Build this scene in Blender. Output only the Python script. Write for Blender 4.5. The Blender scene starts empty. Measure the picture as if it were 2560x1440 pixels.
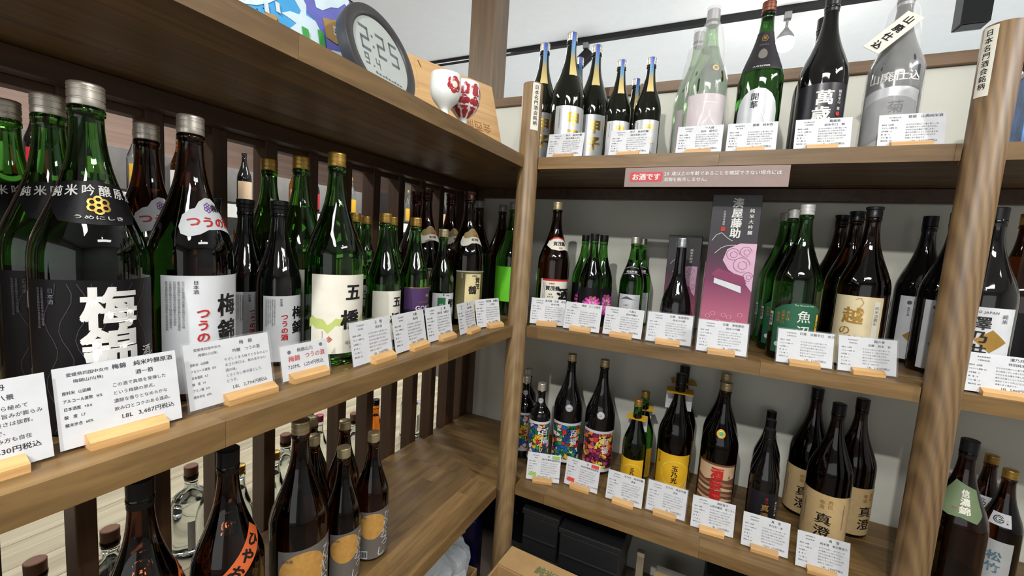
import bpy, bmesh, math, random
from mathutils import Vector, Matrix
random.seed(11)
sc = bpy.context.scene
COL = sc.collection
PI = math.pi
DEG = math.radians
# ------------------------------------------------------------------ camera
def cam_axes(a, b, c):
    fw = Vector((math.cos(b)*math.sin(a), math.cos(b)*math.cos(a), math.sin(b)))
    r = Vector((math.cos(a), -math.sin(a), 0)); d = fw.cross(r)
    return math.cos(c)*r + math.sin(c)*d, -math.sin(c)*r + math.cos(c)*d, fw
CR, CD, CF = cam_axes(-0.4443, -0.1018, -0.066)
camd = bpy.data.cameras.new('camera'); cam = bpy.data.objects.new('camera', camd); COL.objects.link(cam)
camd.sensor_width = 36; camd.lens = 1043.3/2560*36; camd.clip_start = .02
m = Matrix.Identity(4)
for i in range(3):
    m[i][0], m[i][1], m[i][2] = CR[i], -CD[i], -CF[i]
m.translation = (.5386, -1.1865, .2472)
cam.matrix_world = m
sc.camera = cam
# ------------------------------------------------------------------ light and exposure
vs = sc.view_settings
vs.view_transform = 'Standard'; vs.look = 'None'; vs.gamma = 1; vs.use_curve_mapping = False
vs.exposure = 0.0
cy = sc.cycles
cy.max_bounces = 6; cy.diffuse_bounces = 3; cy.glossy_bounces = 3; cy.transmission_bounces = 6; cy.transparent_max_bounces = 6
cy.adaptive_threshold = .04
cy.caustics_reflective = False; cy.caustics_refractive = False
W = bpy.data.worlds.new('world'); sc.world = W; W.use_nodes = True
W.node_tree.nodes['Background'].inputs[0].default_value = (.9, .95, 1, 1)
W.node_tree.nodes['Background'].inputs[1].default_value = .05
def aim(o, target):
    o.rotation_euler = (Vector(target) - o.location).to_track_quat('-Z', 'Y').to_euler()
def spot(loc, target, power, size=70, col=(1, .975, .94), rad=.025, blend=.6):
    d = bpy.data.lights.new('shop_spot', 'SPOT'); d.energy = power; d.spot_size = math.radians(size); d.spot_blend = blend
    d.color = col; d.shadow_soft_size = rad
    o = bpy.data.objects.new('shop_spot', d); COL.objects.link(o); o.location = loc; aim(o, target); return o
def panel(loc, sx, sy, power, col=(1, .99, .975), up=False):
    d = bpy.data.lights.new('fill_panel', 'AREA'); d.shape = 'RECTANGLE'; d.size = sx; d.size_y = sy; d.energy = power; d.color = col  # area light for general fill, no fitting built
    o = bpy.data.objects.new('fill_panel', d); COL.objects.link(o); o.location = loc
    if up: o.rotation_euler = (PI, 0, 0)
    return o
spot((.3, -2.15, 1.42), (.45, .3, .1), 110, 85)
spot((1.8, -.8, 1.42), (-.1, -.45, .1), 46, 95)
panel((.9, -1.9, 1.5), 1.2, .3, 36)
panel((2.2, -.6, 1.5), .3, 1.2, 24)
panel((-1.5, -1.2, 1.5), .3, 1.2, 26)
panel((-1.4, 1.2, 1.5), 1.2, .3, 26)
panel((-2.6, .2, 1.5), .3, 1.2, 26)
panel((.2, 1.6, -.85), 2.4, 1.6, 31, (.93, .985, 1), True)  # bare uplights near the floor, unseen, added to brighten the far ceiling
panel((2.3, 1.6, -.85), 1.4, 1.6, 20, (.93, .985, 1), True)
panel((-1.5, 2.3, -.85), 1.2, 1.0, 14, (.93, .985, 1), True)
# broad unseen fill added behind the viewer to lift the shelf recesses
front_fill = panel((.6, -3.55, .25), 3.2, 1.5, 15.5, (.95, .98, 1)); front_fill.rotation_euler = (PI/2, 0, 0)

# ------------------------------------------------------------------ materials
def lin(c):
    return tuple((v/255/12.92 if v/255 <= .04045 else ((v/255+.055)/1.055)**2.4) for v in c)
MATS = {}
def M(name, col, rough=.5, metal=0., trans=0., ior=1.45, coat=0., var=.05, vs=40., bump=0., bs=200., emit=0., alpha=1., stretch=(1, 1, 1)):
    if name in MATS: return MATS[name]
    mt = bpy.data.materials.new(name); mt.use_nodes = True; nt = mt.node_tree; b = nt.nodes['Principled BSDF']
    c = lin(col)
    tc = nt.nodes.new('ShaderNodeTexCoord'); mp = nt.nodes.new('ShaderNodeMapping'); mp.inputs['Scale'].default_value = stretch
    nt.links.new(tc.outputs['Object'], mp.inputs[0])
    nz = nt.nodes.new('ShaderNodeTexNoise'); nz.inputs['Scale'].default_value = vs; nz.inputs['Detail'].default_value = 3
    nt.links.new(mp.outputs[0], nz.inputs['Vector'])
    rp = nt.nodes.new('ShaderNodeValToRGB')
    rp.color_ramp.elements[0].position = .3; rp.color_ramp.elements[1].position = .7
    rp.color_ramp.elements[0].color = tuple(max(0, v*(1-var)) for v in c)+(1,)
    rp.color_ramp.elements[1].color = tuple(min(1, v*(1+var)) for v in c)+(1,)
    nt.links.new(nz.outputs['Fac'], rp.inputs[0]); nt.links.new(rp.outputs[0], b.inputs['Base Color'])
    b.inputs['Roughness'].default_value = rough; b.inputs['Metallic'].default_value = metal
    b.inputs['Transmission Weight'].default_value = trans; b.inputs['IOR'].default_value = ior
    b.inputs['Coat Weight'].default_value = coat; b.inputs['Alpha'].default_value = alpha
    if bump:
        n2 = nt.nodes.new('ShaderNodeTexNoise'); n2.inputs['Scale'].default_value = bs; nt.links.new(mp.outputs[0], n2.inputs['Vector'])
        bp = nt.nodes.new('ShaderNodeBump'); bp.inputs['Strength'].default_value = bump; bp.inputs['Distance'].default_value = .002
        nt.links.new(n2.outputs['Fac'], bp.inputs['Height']); nt.links.new(bp.outputs[0], b.inputs['Normal'])
    if emit:
        b.inputs['Emission Color'].default_value = c+(1,); b.inputs['Emission Strength'].default_value = emit
    MATS[name] = mt; return mt
def WOOD(name, c1, c2, axis='x', rough=.45, along=3., across=45., wavy=0., var=.14, coat=.0):
    if name in MATS: return MATS[name]
    mt = bpy.data.materials.new(name); mt.use_nodes = True; nt = mt.node_tree; b = nt.nodes['Principled BSDF']
    N = nt.nodes.new; L = nt.links.new
    tc = N('ShaderNodeTexCoord'); oi = N('ShaderNodeObjectInfo')
    mul = N('ShaderNodeMath'); mul.operation = 'MULTIPLY'; mul.inputs[1].default_value = 37; L(oi.outputs['Random'], mul.inputs[0])
    add = N('ShaderNodeVectorMath'); add.operation = 'ADD'; L(tc.outputs['Object'], add.inputs[0]); L(mul.outputs[0], add.inputs[1])
    mp = N('ShaderNodeMapping'); mp.inputs['Scale'].default_value = [along if a == axis else across for a in 'xyz']; L(add.outputs[0], mp.inputs[0])
    nz = N('ShaderNodeTexNoise'); nz.inputs['Scale'].default_value = 1; nz.inputs['Detail'].default_value = 5; nz.inputs['Roughness'].default_value = .6
    nz.inputs['Distortion'].default_value = .4 + wavy; L(mp.outputs[0], nz.inputs['Vector'])
    rp = N('ShaderNodeValToRGB'); rp.color_ramp.elements[0].position = .28; rp.color_ramp.elements[1].position = .72
    rp.color_ramp.elements[0].color = lin(c1)+(1,); rp.color_ramp.elements[1].color = lin(c2)+(1,)
    if wavy:
        wv = N('ShaderNodeTexWave'); wv.wave_type = 'RINGS'; wv.rings_direction = 'Z'; wv.inputs['Scale'].default_value = 24; wv.inputs['Distortion'].default_value = 3.2
        wv.inputs['Detail'].default_value = 2; wv.inputs['Detail Scale'].default_value = .35
        m2 = N('ShaderNodeMapping'); m2.inputs['Rotation'].default_value = (DEG(3.5), DEG(-9), 0); m2.inputs['Location'].default_value = (.285, .05, 0); L(tc.outputs['Object'], m2.inputs[0]); L(m2.outputs[0], wv.inputs['Vector'])
        mx = N('ShaderNodeMix'); mx.inputs[0].default_value = wavy; L(nz.outputs['Fac'], mx.inputs[2]); L(wv.outputs['Fac'], mx.inputs[3]); L(mx.outputs[0], rp.inputs[0])
    else:
        L(nz.outputs['Fac'], rp.inputs[0])
    mr = N('ShaderNodeMapRange'); mr.inputs['To Min'].default_value = 1-var; mr.inputs['To Max'].default_value = 1+var; L(oi.outputs['Random'], mr.inputs[0])
    vm = N('ShaderNodeVectorMath'); vm.operation = 'SCALE'; L(rp.outputs[0], vm.inputs[0]); L(mr.outputs[0], vm.inputs['Scale'])
    L(vm.outputs[0], b.inputs['Base Color'])
    b.inputs['Roughness'].default_value = rough; b.inputs['Coat Weight'].default_value = coat
    bp = N('ShaderNodeBump'); bp.inputs['Strength'].default_value = .15; bp.inputs['Distance'].default_value = .001
    L(nz.outputs['Fac'], bp.inputs['Height']); L(bp.outputs[0], b.inputs['Normal'])
    MATS[name] = mt; return mt
def ART(name, cols, edge=(20, 22, 25), scale=72):
    mt = bpy.data.materials.new(name); mt.use_nodes = True; nt = mt.node_tree; b = nt.nodes['Principled BSDF']; N = nt.nodes.new; L = nt.links.new
    tc = N('ShaderNodeTexCoord'); nz = N('ShaderNodeTexNoise'); nz.inputs['Scale'].default_value = 60
    L(tc.outputs['Object'], nz.inputs['Vector'])
    mx = N('ShaderNodeMix'); mx.data_type = 'VECTOR'; mx.inputs[0].default_value = .016
    L(tc.outputs['Object'], mx.inputs[4]); L(nz.outputs['Color'], mx.inputs[5])
    v = N('ShaderNodeTexVoronoi'); v.inputs['Scale'].default_value = scale; L(mx.outputs[1], v.inputs['Vector'])
    e = N('ShaderNodeTexVoronoi'); e.feature = 'DISTANCE_TO_EDGE'; e.inputs['Scale'].default_value = scale; L(mx.outputs[1], e.inputs['Vector'])
    rp = N('ShaderNodeValToRGB'); rp.color_ramp.interpolation = 'CONSTANT'; cr = rp.color_ramp.elements
    while len(cr) < len(cols): cr.new(.5)
    for i, c in enumerate(cols): cr[i].position = i/len(cols); cr[i].color = lin(c)+(1,)
    sp = N('ShaderNodeSeparateColor'); L(v.outputs['Color'], sp.inputs[0]); L(sp.outputs[0], rp.inputs[0])
    cmpn = N('ShaderNodeMath'); cmpn.operation = 'GREATER_THAN'; cmpn.inputs[1].default_value = .055; L(e.outputs['Distance'], cmpn.inputs[0])
    m2 = N('ShaderNodeMix'); m2.data_type = 'RGBA'; m2.inputs[6].default_value = lin(edge)+(1,); L(cmpn.outputs[0], m2.inputs[0]); L(rp.outputs[0], m2.inputs[7])
    L(m2.outputs[2], b.inputs['Base Color']); b.inputs['Roughness'].default_value = .35
    return mt
def GRAD(name, stops, axis=2, rough=.35):
    mt = bpy.data.materials.new(name); mt.use_nodes = True; nt = mt.node_tree; b = nt.nodes['Principled BSDF']; N = nt.nodes.new; L = nt.links.new
    tc = N('ShaderNodeTexCoord'); sx = N('ShaderNodeSeparateXYZ'); L(tc.outputs['Generated'], sx.inputs[0])
    rp = N('ShaderNodeValToRGB'); cr = rp.color_ramp.elements
    while len(cr) < len(stops): cr.new(.5)
    for i, (p, c) in enumerate(stops): cr[i].position = p; cr[i].color = lin(c)+(1,)
    L(sx.outputs[axis], rp.inputs[0]); L(rp.outputs[0], b.inputs['Base Color']); b.inputs['Roughness'].default_value = rough
    return mt

G_GREEN = M('green_glass', (74, 146, 52), .02, trans=1, ior=1.48, var=.02)
G_DGREEN = M('dark_green_glass', (44, 92, 34), .02, trans=1, ior=1.48, var=.02)
G_BROWN = M('brown_glass', (70, 33, 13), .02, trans=1, ior=1.48, var=.02)
G_BLACK = M('black_glass', (12, 11, 12), .04, ior=1.5, var=.02, coat=.3)
G_OLIVE = M('olive_black_glass', (30, 34, 22), .03, trans=.6, ior=1.48, var=.02)
G_CLEAR = M('clear_glass', (236, 244, 242), .02, trans=1, ior=1.3, var=.01)
G_AMBER = M('amber_glass', (214, 120, 40), .02, trans=1, ior=1.3, var=.02)
G_AIR = M('inner_glass', (250, 252, 250), .02, trans=1, ior=1.48, var=.0)
C_SILV = M('silver_cap', (228, 222, 210), .34, .75, var=.05)
C_GREY = M('grey_cap', (150, 150, 150), .45, .4, var=.05)
C_GOLD = M('gold_cap', (196, 160, 84), .36, .8, var=.05)
C_PALE = M('pale_gold_cap', (206, 192, 150), .36, .7, var=.05)
C_BLACK = M('black_cap', (24, 24, 26), .35, .2)
C_BROWN = M('brown_cap', (120, 70, 50), .4, .4)
PAPER = M('white_paper', (208, 211, 214), .7)
CREAM = M('cream_paper', (222, 219, 205), .7)
TAN = M('tan_paper', (196, 168, 120), .75, var=.06, vs=90)
INK = M('black_ink', (22, 21, 22), .5, var=.02)
GREYINK = M('grey_ink', (92, 92, 100), .6)
CARDINK = M('card_ink', (44, 42, 50), .6)
RED = M('red_ink', (190, 38, 36), .5)
WHITE = M('white_ink', (216, 216, 212), .5)
GOLD = M('gold_foil', (206, 168, 84), .28, .85)
GOLDINK = M('gold_ink', (170, 132, 62), .45, .3)
PURPLE = M('purple_ink', (112, 66, 150), .5)
BLACKP = M('black_paper', (15, 14, 16), .45, var=.04, ior=1.3)
ORANGE = M('orange_paper', (232, 112, 58), .5)
YELLOW = M('yellow_paper', (228, 178, 40), .45)
OLIVE = M('olive_paper', (92, 88, 50), .5)
GREENP = M('green_paper', (34, 92, 66), .5)
SILVERP = M('silver_paper', (198, 202, 204), .35, .25)
GREYP = M('grey_paper', (112, 108, 102), .6)
PINK = M('pink_ink', (226, 110, 190), .45)
DPINK = M('deep_pink_ink', (190, 60, 150), .45)
LIME = M('lime_band', (182, 196, 110), .6)
FILM = M('clear_film', (240, 242, 242), .18, alpha=.24, var=.02)
SLEEVE = M('clear_sleeve', (245, 247, 248), .12, alpha=.05, var=.01)
BOARD = WOOD('shelf_wood_x', (88, 66, 37), (138, 109, 67), 'x', along=4, across=38, var=.2)
BOARDY = WOOD('shelf_wood_y', (88, 66, 37), (138, 109, 67), 'y', along=4, across=38, var=.2)
POSTW = WOOD('post_wood', (98, 77, 50), (148, 122, 85), 'z', along=2.2, across=75, wavy=.1, var=.04)
POSTW2 = WOOD('wavy_post_wood', (88, 67, 43), (136, 109, 74), 'z', along=2.2, across=75, wavy=.22, var=.02)
DARKW = WOOD('dark_slat_wood', (66, 46, 32), (94, 68, 48), 'z', along=3, across=50, var=.1)
DARKY = WOOD('dark_rail_wood', (66, 46, 32), (94, 68, 48), 'y', along=3, across=50, var=.1)
RAILW = WOOD('rail_wood', (98, 74, 50), (124, 98, 70), 'x', along=3, across=50, var=.05)
PILLW = WOOD('pillar_wood', (94, 77, 58), (124, 103, 80), 'z', along=3, across=40, var=.05)
HOLD = WOOD('holder_wood', (190, 146, 92), (218, 178, 122), 'x', along=12, across=160, var=.12)
PINE = WOOD('pine_wood', (186, 147, 98), (212, 174, 124), 'y', along=3, across=50, var=.1)
TABW = WOOD('pale_table_wood', (158, 146, 120), (226, 214, 184), 'y', along=1.2, across=22, var=.05)
KRAFT = M('kraft_card', (176, 142, 96), .75, var=.06, bump=.1)

# ------------------------------------------------------------------ mesh helpers
def mesh_obj(name, verts, faces, mat, parent=None, smooth=False, loc=None, mats=None, midx=None):
    me = bpy.data.meshes.new(name); me.from_pydata(verts, [], faces)
    for x in (mats or [mat]): me.materials.append(x)
    if midx: me.polygons.foreach_set('material_index', midx)
    if smooth: me.polygons.foreach_set('use_smooth', [True]*len(me.polygons))
    me.update()
    o = bpy.data.objects.new(name, me); COL.objects.link(o)
    if parent: o.parent = parent
    if loc: o.location = loc
    return o
def tag(o, label, cat, group=None):
    o['label'] = label; o['category'] = cat
    if group: o['group'] = group
    return o
def struct(o, label=None):
    o['kind'] = 'structure'
    if label: o['label'] = label
    return o
def empty(name, loc=(0, 0, 0), rz=0, parent=None):
    o = bpy.data.objects.new(name, None); COL.objects.link(o); o.empty_display_size = .02
    o.location = loc; o.rotation_euler = (0, 0, rz)
    if parent: o.parent = parent
    return o
def box_vf(x0, x1, y0, y1, z0, z1):
    v = [(x0, y0, z0), (x1, y0, z0), (x1, y1, z0), (x0, y1, z0), (x0, y0, z1), (x1, y0, z1), (x1, y1, z1), (x0, y1, z1)]
    return v, [(0, 3, 2, 1), (4, 5, 6, 7), (0, 1, 5, 4), (1, 2, 6, 5), (2, 3, 7, 6), (3, 0, 4, 7)]
def box(name, x0, x1, y0, y1, z0, z1, mat, parent=None, bev=0):
    c = ((x0+x1)/2, (y0+y1)/2, (z0+z1)/2)
    if bev:
        bm = bmesh.new(); bmesh.ops.create_cube(bm, size=1)
        bmesh.ops.scale(bm, vec=(x1-x0, y1-y0, z1-z0), verts=bm.verts)
        bmesh.ops.bevel(bm, geom=bm.edges[:], offset=bev, segments=2, affect='EDGES', profile=.5)
        me = bpy.data.meshes.new(name); bm.to_mesh(me); bm.free(); me.materials.append(mat)
        o = bpy.data.objects.new(name, me); COL.objects.link(o)
    else:
        v, f = box_vf(x0-c[0], x1-c[0], y0-c[1], y1-c[1], z0-c[2], z1-c[2])
        o = mesh_obj(name, v, f, mat)
    o.location = c
    if parent: o.parent = parent
    return o
def lathe_vf(prof, seg=40, cap0=True, cap1=True, flip=False, wob=None):
    v = []; f = []
    n = len(prof)
    for i, (z, r) in enumerate(prof):
        for k in range(seg):
            a = 2*PI*k/seg; rr = r*(1+(wob(a, z) if wob else 0))
            v.append((rr*math.cos(a), rr*math.sin(a), z))
    for i in range(n-1):
        for k in range(seg):
            q = (i*seg+k, i*seg+(k+1) % seg, (i+1)*seg+(k+1) % seg, (i+1)*seg+k); f.append(q)
    if cap0: f.append(tuple(range(seg-1, -1, -1)))
    if cap1: f.append(tuple(range((n-1)*seg, n*seg)))
    if flip: f = [t[::-1] for t in f]
    return v, f
def lathe(name, prof, mat, parent=None, seg=40, loc=None, smooth=True, **k):
    v, f = lathe_vf(prof, seg, **k); o = mesh_obj(name, v, f, mat, parent, smooth, loc)
    if smooth: sharp(o.data)
    return o
def sharp(me, ang=40):
    try: me.set_sharp_from_angle(angle=math.radians(ang))
    except Exception: pass
def tube(name, p0, p1, r, mat, parent=None, seg=14, r1=None):
    p0 = Vector(p0); p1 = Vector(p1); d = p1-p0; q = d.to_track_quat('Z', 'Y').to_matrix()
    v, f = lathe_vf([(0, r), (d.length, r if r1 is None else r1)], seg)
    o = mesh_obj(name, [tuple(q @ Vector(x)) for x in v], f, mat, parent, True, tuple(p0)); sharp(o.data); return o
def dup(root, loc, rz, label=None, group=None):
    r = root.copy(); COL.objects.link(r); r.location = loc; r.rotation_euler = (0, 0, rz)
    if label: r['label'] = label
    if group: r['group'] = group
    for ch in list(root.children):
        c = ch.copy(); COL.objects.link(c); c.parent = r
        for g in list(ch.children):
            d = g.copy(); COL.objects.link(d); d.parent = c
    return r

# ------------------------------------------------------------------ flat print (lettering and shapes), wrapped on bottles or laid on planes
GL = {}
def glyph(ch, bold):
    k = (ch, bold)
    if k in GL: return GL[k]
    if ch == ' ': GL[k] = ([], [], .35); return GL[k]
    cu = bpy.data.curves.new('glyph', 'FONT'); cu.body = ch; cu.size = 1; cu.resolution_u = 2
    ob = bpy.data.objects.new('glyph', cu); me = bpy.data.meshes.new_from_object(ob)
    v = [(p.co.x, p.co.y, 0.) for p in me.vertices]; f = [tuple(p.vertices) for p in me.polygons]
    if bold > .002:
        n = len(v); v0, f0 = v, f; v, f = [], []
        for j, (dx, dy) in enumerate(((0, 0), (1, .6), (-1, .6), (1, -.6), (-1, -.6), (.5, .6), (-.5, -.6), (-.5, .6), (.5, -.6)) if bold > .024 else ((0, 0), (1, .5), (-1, -.5)) if bold > .008 else ((1, 0), (-1, 0))):
            v += [(x+dx*bold, y+dy*bold, j*2e-5) for x, y, _ in v0]; f += [tuple(i+j*n for i in t) for t in f0]
    adv = 1.0 if ord(ch) > 0x2e7f else (max([p[0] for p in v], default=.3)+.06)
    bpy.data.objects.remove(ob); bpy.data.curves.remove(cu); bpy.data.meshes.remove(me)
    GL[k] = (v, f, adv); return GL[k]
class Flat:
    def __init__(s): s.g = {}
    def add(s, name, mat, v, f, uniq=False):
        k = (name, mat.name, len(s.g) if uniq else -1)
        e = s.g.setdefault(k, (mat, [], [])); b = len(e[1]); e[1].extend(v); e[2].extend(tuple(i+b for i in t) for t in f)
    def text(s, mat, st, size, x, y, o='h', bold=.012, al='c', rot=0, squash=1., gap=1.04, name='lettering'):
        V = []; F = []
        if o == 'h':
            gs = [glyph(c, bold) for c in st]; w = sum(g[2] for g in gs)*size*squash
            px = -w/2 if al == 'c' else (0 if al == 'l' else -w)
            for g in gs:
                b = len(V); V += [(px+p[0]*size*squash, (p[1]-.38)*size, p[2]) for p in g[0]]; F += [tuple(i+b for i in t) for t in g[1]]; px += g[2]*size*squash
        else:
            n = len(st); py = (n-1)/2*size*gap if al == 'c' else 0
            for c in st:
                g = glyph(c, bold); b = len(V); V += [((p[0]-.5)*size*squash, py+(p[1]-.38)*size, p[2]) for p in g[0]]; F += [tuple(i+b for i in t) for t in g[1]]; py -= size*gap
        ca, sa = math.cos(rot), math.sin(rot)
        V = [(x+p[0]*ca-p[1]*sa, y+p[0]*sa+p[1]*ca, p[2]) for p in V]
        s.add(name, mat, V, F, size >= .012); return s
    def poly(s, mat, pts, name='print', uniq=False):
        s.add(name, mat, list(pts), [tuple(range(len(pts)))], uniq or name in ('coast', 'land', 'marker_patch', 'name_tag', 'diamond', 'hill')); return s
    def rect(s, mat, x0, x1, y0, y1, name='print'): return s.poly(mat, [(x0, y0), (x1, y0), (x1, y1), (x0, y1)], name)
    def disc(s, mat, x, y, r, ry=None, n=28, name='print'): return s.poly(mat, [(x+r*math.cos(2*PI*i/n), y+(ry or r)*math.sin(2*PI*i/n)) for i in range(n)], name)
    def ring(s, mat, x, y, r, w, n=36, a0=0, a1=2*PI, name='print'):
        V = []; F = []
        for i in range(n+1):
            a = a0+(a1-a0)*i/n; V += [(x+(r-w)*math.cos(a), y+(r-w)*math.sin(a)), (x+r*math.cos(a), y+r*math.sin(a))]
        for i in range(n): F.append((2*i, 2*i+1, 2*i+3, 2*i+2))
        s.add(name, mat, V, F); return s
    def line(s, mat, pts, w, name='print'):
        for a, b in zip(pts, pts[1:]):
            dx, dy = b[0]-a[0], b[1]-a[1]; l = math.hypot(dx, dy) or 1; nx, ny = -dy/l*w/2, dx/l*w/2
            s.poly(mat, [(a[0]-nx, a[1]-ny), (b[0]-nx, b[1]-ny), (b[0]+nx, b[1]+ny), (a[0]+nx, a[1]+ny)], name)
        return s
    def flower(s, mat, x, y, r, n=6, name='emblem'):
        for i in range(n):
            a = 2*PI*i/n+PI/2; s.ring(mat, x+r*.6*math.cos(a), y+r*.6*math.sin(a), r*.42, r*.2, 10, name=name)
        return s.ring(mat, x, y, r*.3, r*.12, 10, name=name)
    def on_plane(s, parent, fn, off=.0004, step=.0002):
        out = []
        for i, ((n, _, _u), (mat, V, F)) in enumerate(s.g.items()):
            out.append(mesh_obj(n, [fn(p[0], p[1], off+step*i+(p[2] if len(p) > 2 else 0)) for p in V], F, mat, parent))
        return out
    def on_bottle(s, parent, kind, R0, off=.0007, step=.0002, az=0.):
        out = []
        for i, ((n, _, _u), (mat, V, F)) in enumerate(s.g.items()):
            v, f = wrap(V, F, kind, R0, off+step*i, az); out.append(mesh_obj(n, v, f, mat, parent, True))
        return out
def wrap(V, F, kind, R0, off, az=0.):
    bm = bmesh.new(); vs_ = [bm.verts.new((p[0], p[1], p[2] if len(p) > 2 else 0)) for p in V]
    for t in F:
        try: bm.faces.new([vs_[i] for i in t])
        except ValueError: pass
    if any(len(f.verts) > 4 for f in bm.faces): bmesh.ops.triangulate(bm, faces=[f for f in bm.faces if len(f.verts) > 4])
    xs = [p[0] for p in V]; ys = [p[1] for p in V]
    def cut(c0, c1, st, ax):
        k = math.floor(c0/st)+1
        while k*st < c1-1e-6:
            co = [0, 0, 0]; co[ax] = k*st; no = [0, 0, 0]; no[ax] = 1
            bmesh.ops.bisect_plane(bm, geom=bm.verts[:]+bm.edges[:]+bm.faces[:], plane_co=co, plane_no=no, dist=1e-7); k += 1
    cut(min(xs), max(xs), .006, 0)
    if max(ys) > KIND[kind]['flat']: cut(max(min(ys), KIND[kind]['flat']-.006), max(ys), .006, 1)
    bm.verts.ensure_lookup_table(); out = []
    for i, v in enumerate(bm.verts):
        v.index = i; r = radius(kind, max(v.co.y, .0101))+off+v.co.z; a = az+v.co.x/R0
        out.append((r*math.cos(a), r*math.sin(a), v.co.y))
    f = [tuple(x.index for x in fc.verts) for fc in bm.faces]
    bm.free(); return out, f

# ------------------------------------------------------------------ bottles
def smooth_prof(p, n=3):
    out = []
    for i in range(len(p)-1):
        a = p[max(0, i-1)]; b = p[i]; c = p[i+1]; d = p[min(len(p)-1, i+2)]
        if c[0]-b[0] < .007 or abs(c[1]-b[1]) < 1e-6: out.append(b); continue
        for k in range(n):
            t = k/n
            def h(j): return .5*(2*b[j]+(c[j]-a[j])*t+(2*a[j]-5*b[j]+4*c[j]-d[j])*t*t+(3*b[j]-a[j]-3*c[j]+d[j])*t**3)
            out.append((b[0]+(c[0]-b[0])*t, max(.004, min(max(b[1], c[1]), max(min(b[1], c[1]), h(1))))))
    out.append(p[-1]); return out
KIND = {
 'A': dict(p=[(0, .046), (.003, .051), (.008, .0525), (.19, .0525), (.204, .0519), (.217, .0499), (.230, .0460), (.245, .0408), (.260, .0350), (.275, .0296), (.291, .0245), (.308, .0202), (.326, .0172), (.344, .0154), (.358, .0148), (.363, .0147), (.364, .0163), (.370, .0164), (.372, .0148), (.380, .0146)], H=.398, cz=.3725, cr=.0162, flat=.19, lev=.298),
 'B': dict(p=[(0, .033), (.003, .0372), (.006, .0385), (.14, .0385), (.152, .0380), (.163, .0364), (.175, .0332), (.188, .0288), (.202, .0242), (.216, .0200), (.232, .0165), (.248, .0142), (.262, .0130), (.270, .0127), (.271, .0138), (.276, .0138), (.277, .0126), (.284, .0125)], H=.30, cz=.2785, cr=.0139, flat=.14, lev=.226),
 'C': dict(p=[(0, .031), (.003, .0345), (.006, .0355), (.125, .0355), (.137, .0350), (.149, .0332), (.161, .0300), (.174, .0258), (.188, .0212), (.203, .0172), (.220, .0145), (.238, .0132), (.250, .0128), (.251, .0138), (.255, .0138), (.256, .0126), (.264, .0125)], H=.28, cz=.2575, cr=.0138, flat=.125, lev=.215),
 'D': dict(p=[(0, .032), (.003, .036), (.007, .037), (.178, .037), (.190, .0360), (.200, .0330), (.208, .0285), (.215, .0232), (.222, .0186), (.231, .0155), (.243, .0142), (.268, .0136), (.269, .0150), (.274, .0150), (.275, .0136), (.284, .0135)], H=.302, cz=.2755, cr=.0150, flat=.178, lev=.245),
 'N': dict(p=[(0, .037), (.004, .0412), (.008, .042), (.082, .042), (.100, .0415), (.118, .0392), (.136, .0350), (.154, .0288), (.172, .0226), (.190, .0180), (.210, .0156), (.240, .0144), (.270, .0136), (.284, .0135)], H=.300, cz=.2725, cr=.0156, flat=.082, lev=.25),
 'K': dict(p=[(0, .040), (.004, .044), (.010, .046), (.140, .046), (.152, .0452), (.162, .0420), (.169, .0360), (.175, .0280), (.182, .0205), (.190, .0165), (.200, .0155), (.214, .0155), (.216, .0172), (.224, .0172), (.226, .0155), (.23, .0155)], H=.250, cz=.2265, cr=.0165, flat=.14, lev=.16),
}
for kk, d in KIND.items(): d['sp'] = smooth_prof(d['p'])
def radius(kind, z):
    p = KIND[kind]['sp']
    if z <= p[0][0]: return p[0][1]
    for a, b in zip(p, p[1:]):
        if z <= b[0]: return a[1]+(b[1]-a[1])*((z-a[0])/max(1e-9, b[0]-a[0]))
    return p[-1][1]
GCACHE = {}
def glass_mesh(kind, mat):
    k = (kind, mat.name)
    if k in GCACHE: return GCACHE[k]
    d = KIND[kind]; sp = d['sp']; v, f = lathe_vf(sp, 44); mi = [0]*len(f); mats = [mat]
    if mat not in (G_BLACK,):
        lev = d['lev']; inner = [(lev, radius(kind, lev)-.0026)]+[(z, r-.0026) for z, r in sp if lev+.004 < z < d['cz']-.014]
        v2, f2 = lathe_vf(inner, 44, flip=True); b = len(v); v += v2; f += [tuple(i+b for i in t) for t in f2]; mi += [1]*len(f2); mats = [mat, G_AIR]
    me = bpy.data.meshes.new('glass_'+kind); me.from_pydata(v, [], f)
    for x in mats: me.materials.append(x)
    me.polygons.foreach_set('material_index', mi); me.polygons.foreach_set('use_smooth', [True]*len(f)); me.update(); sharp(me, 60)
    GCACHE[k] = me; return me
def cap_prof(kind, style):
    d = KIND[kind]; a, h, r = d['cz'], d['H'], d['cr']; L = h-a
    if style == 'screw':
        return [(a, r*.97), (a+.001, r), (a+L*.24, r), (a+L*.26, r*.95), (a+L*.32, r*.95), (a+L*.34, r*1.0), (a+L*.6, r*1.0), (a+L*.62, r*.965), (a+L*.66, r*.965), (a+L*.68, r), (a+L*.76, r), (a+L*.78, r*.965), (a+L*.82, r*.965), (a+L*.84, r), (a+L*.93, r), (h-.0008, r*.96), (h, r*.88)]
    if style == 'crown':
        return [(a, r*.98), (a+L*.35, r*1.0), (a+L*.4, r*.96), (a+L*.7, r*.98), (a+L*.74, r*1.08), (h-.0012, r*1.09), (h, r*1.0)]
    if style == 'flange':
        return [(a-.012, r*.93), (a+L*.25, r*.95), (a+L*.3, r*1.04), (a+L*.5, r*1.06), (a+L*.55, r*1.0), (a+L*.62, r*1.1), (h-.001, r*1.1), (h, r*1.0)]
    return [(a-.016, r*.96), (a+L*.1, r*.98), (h-.0015, r), (h, r*.9)]       # plain sleeve
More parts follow.
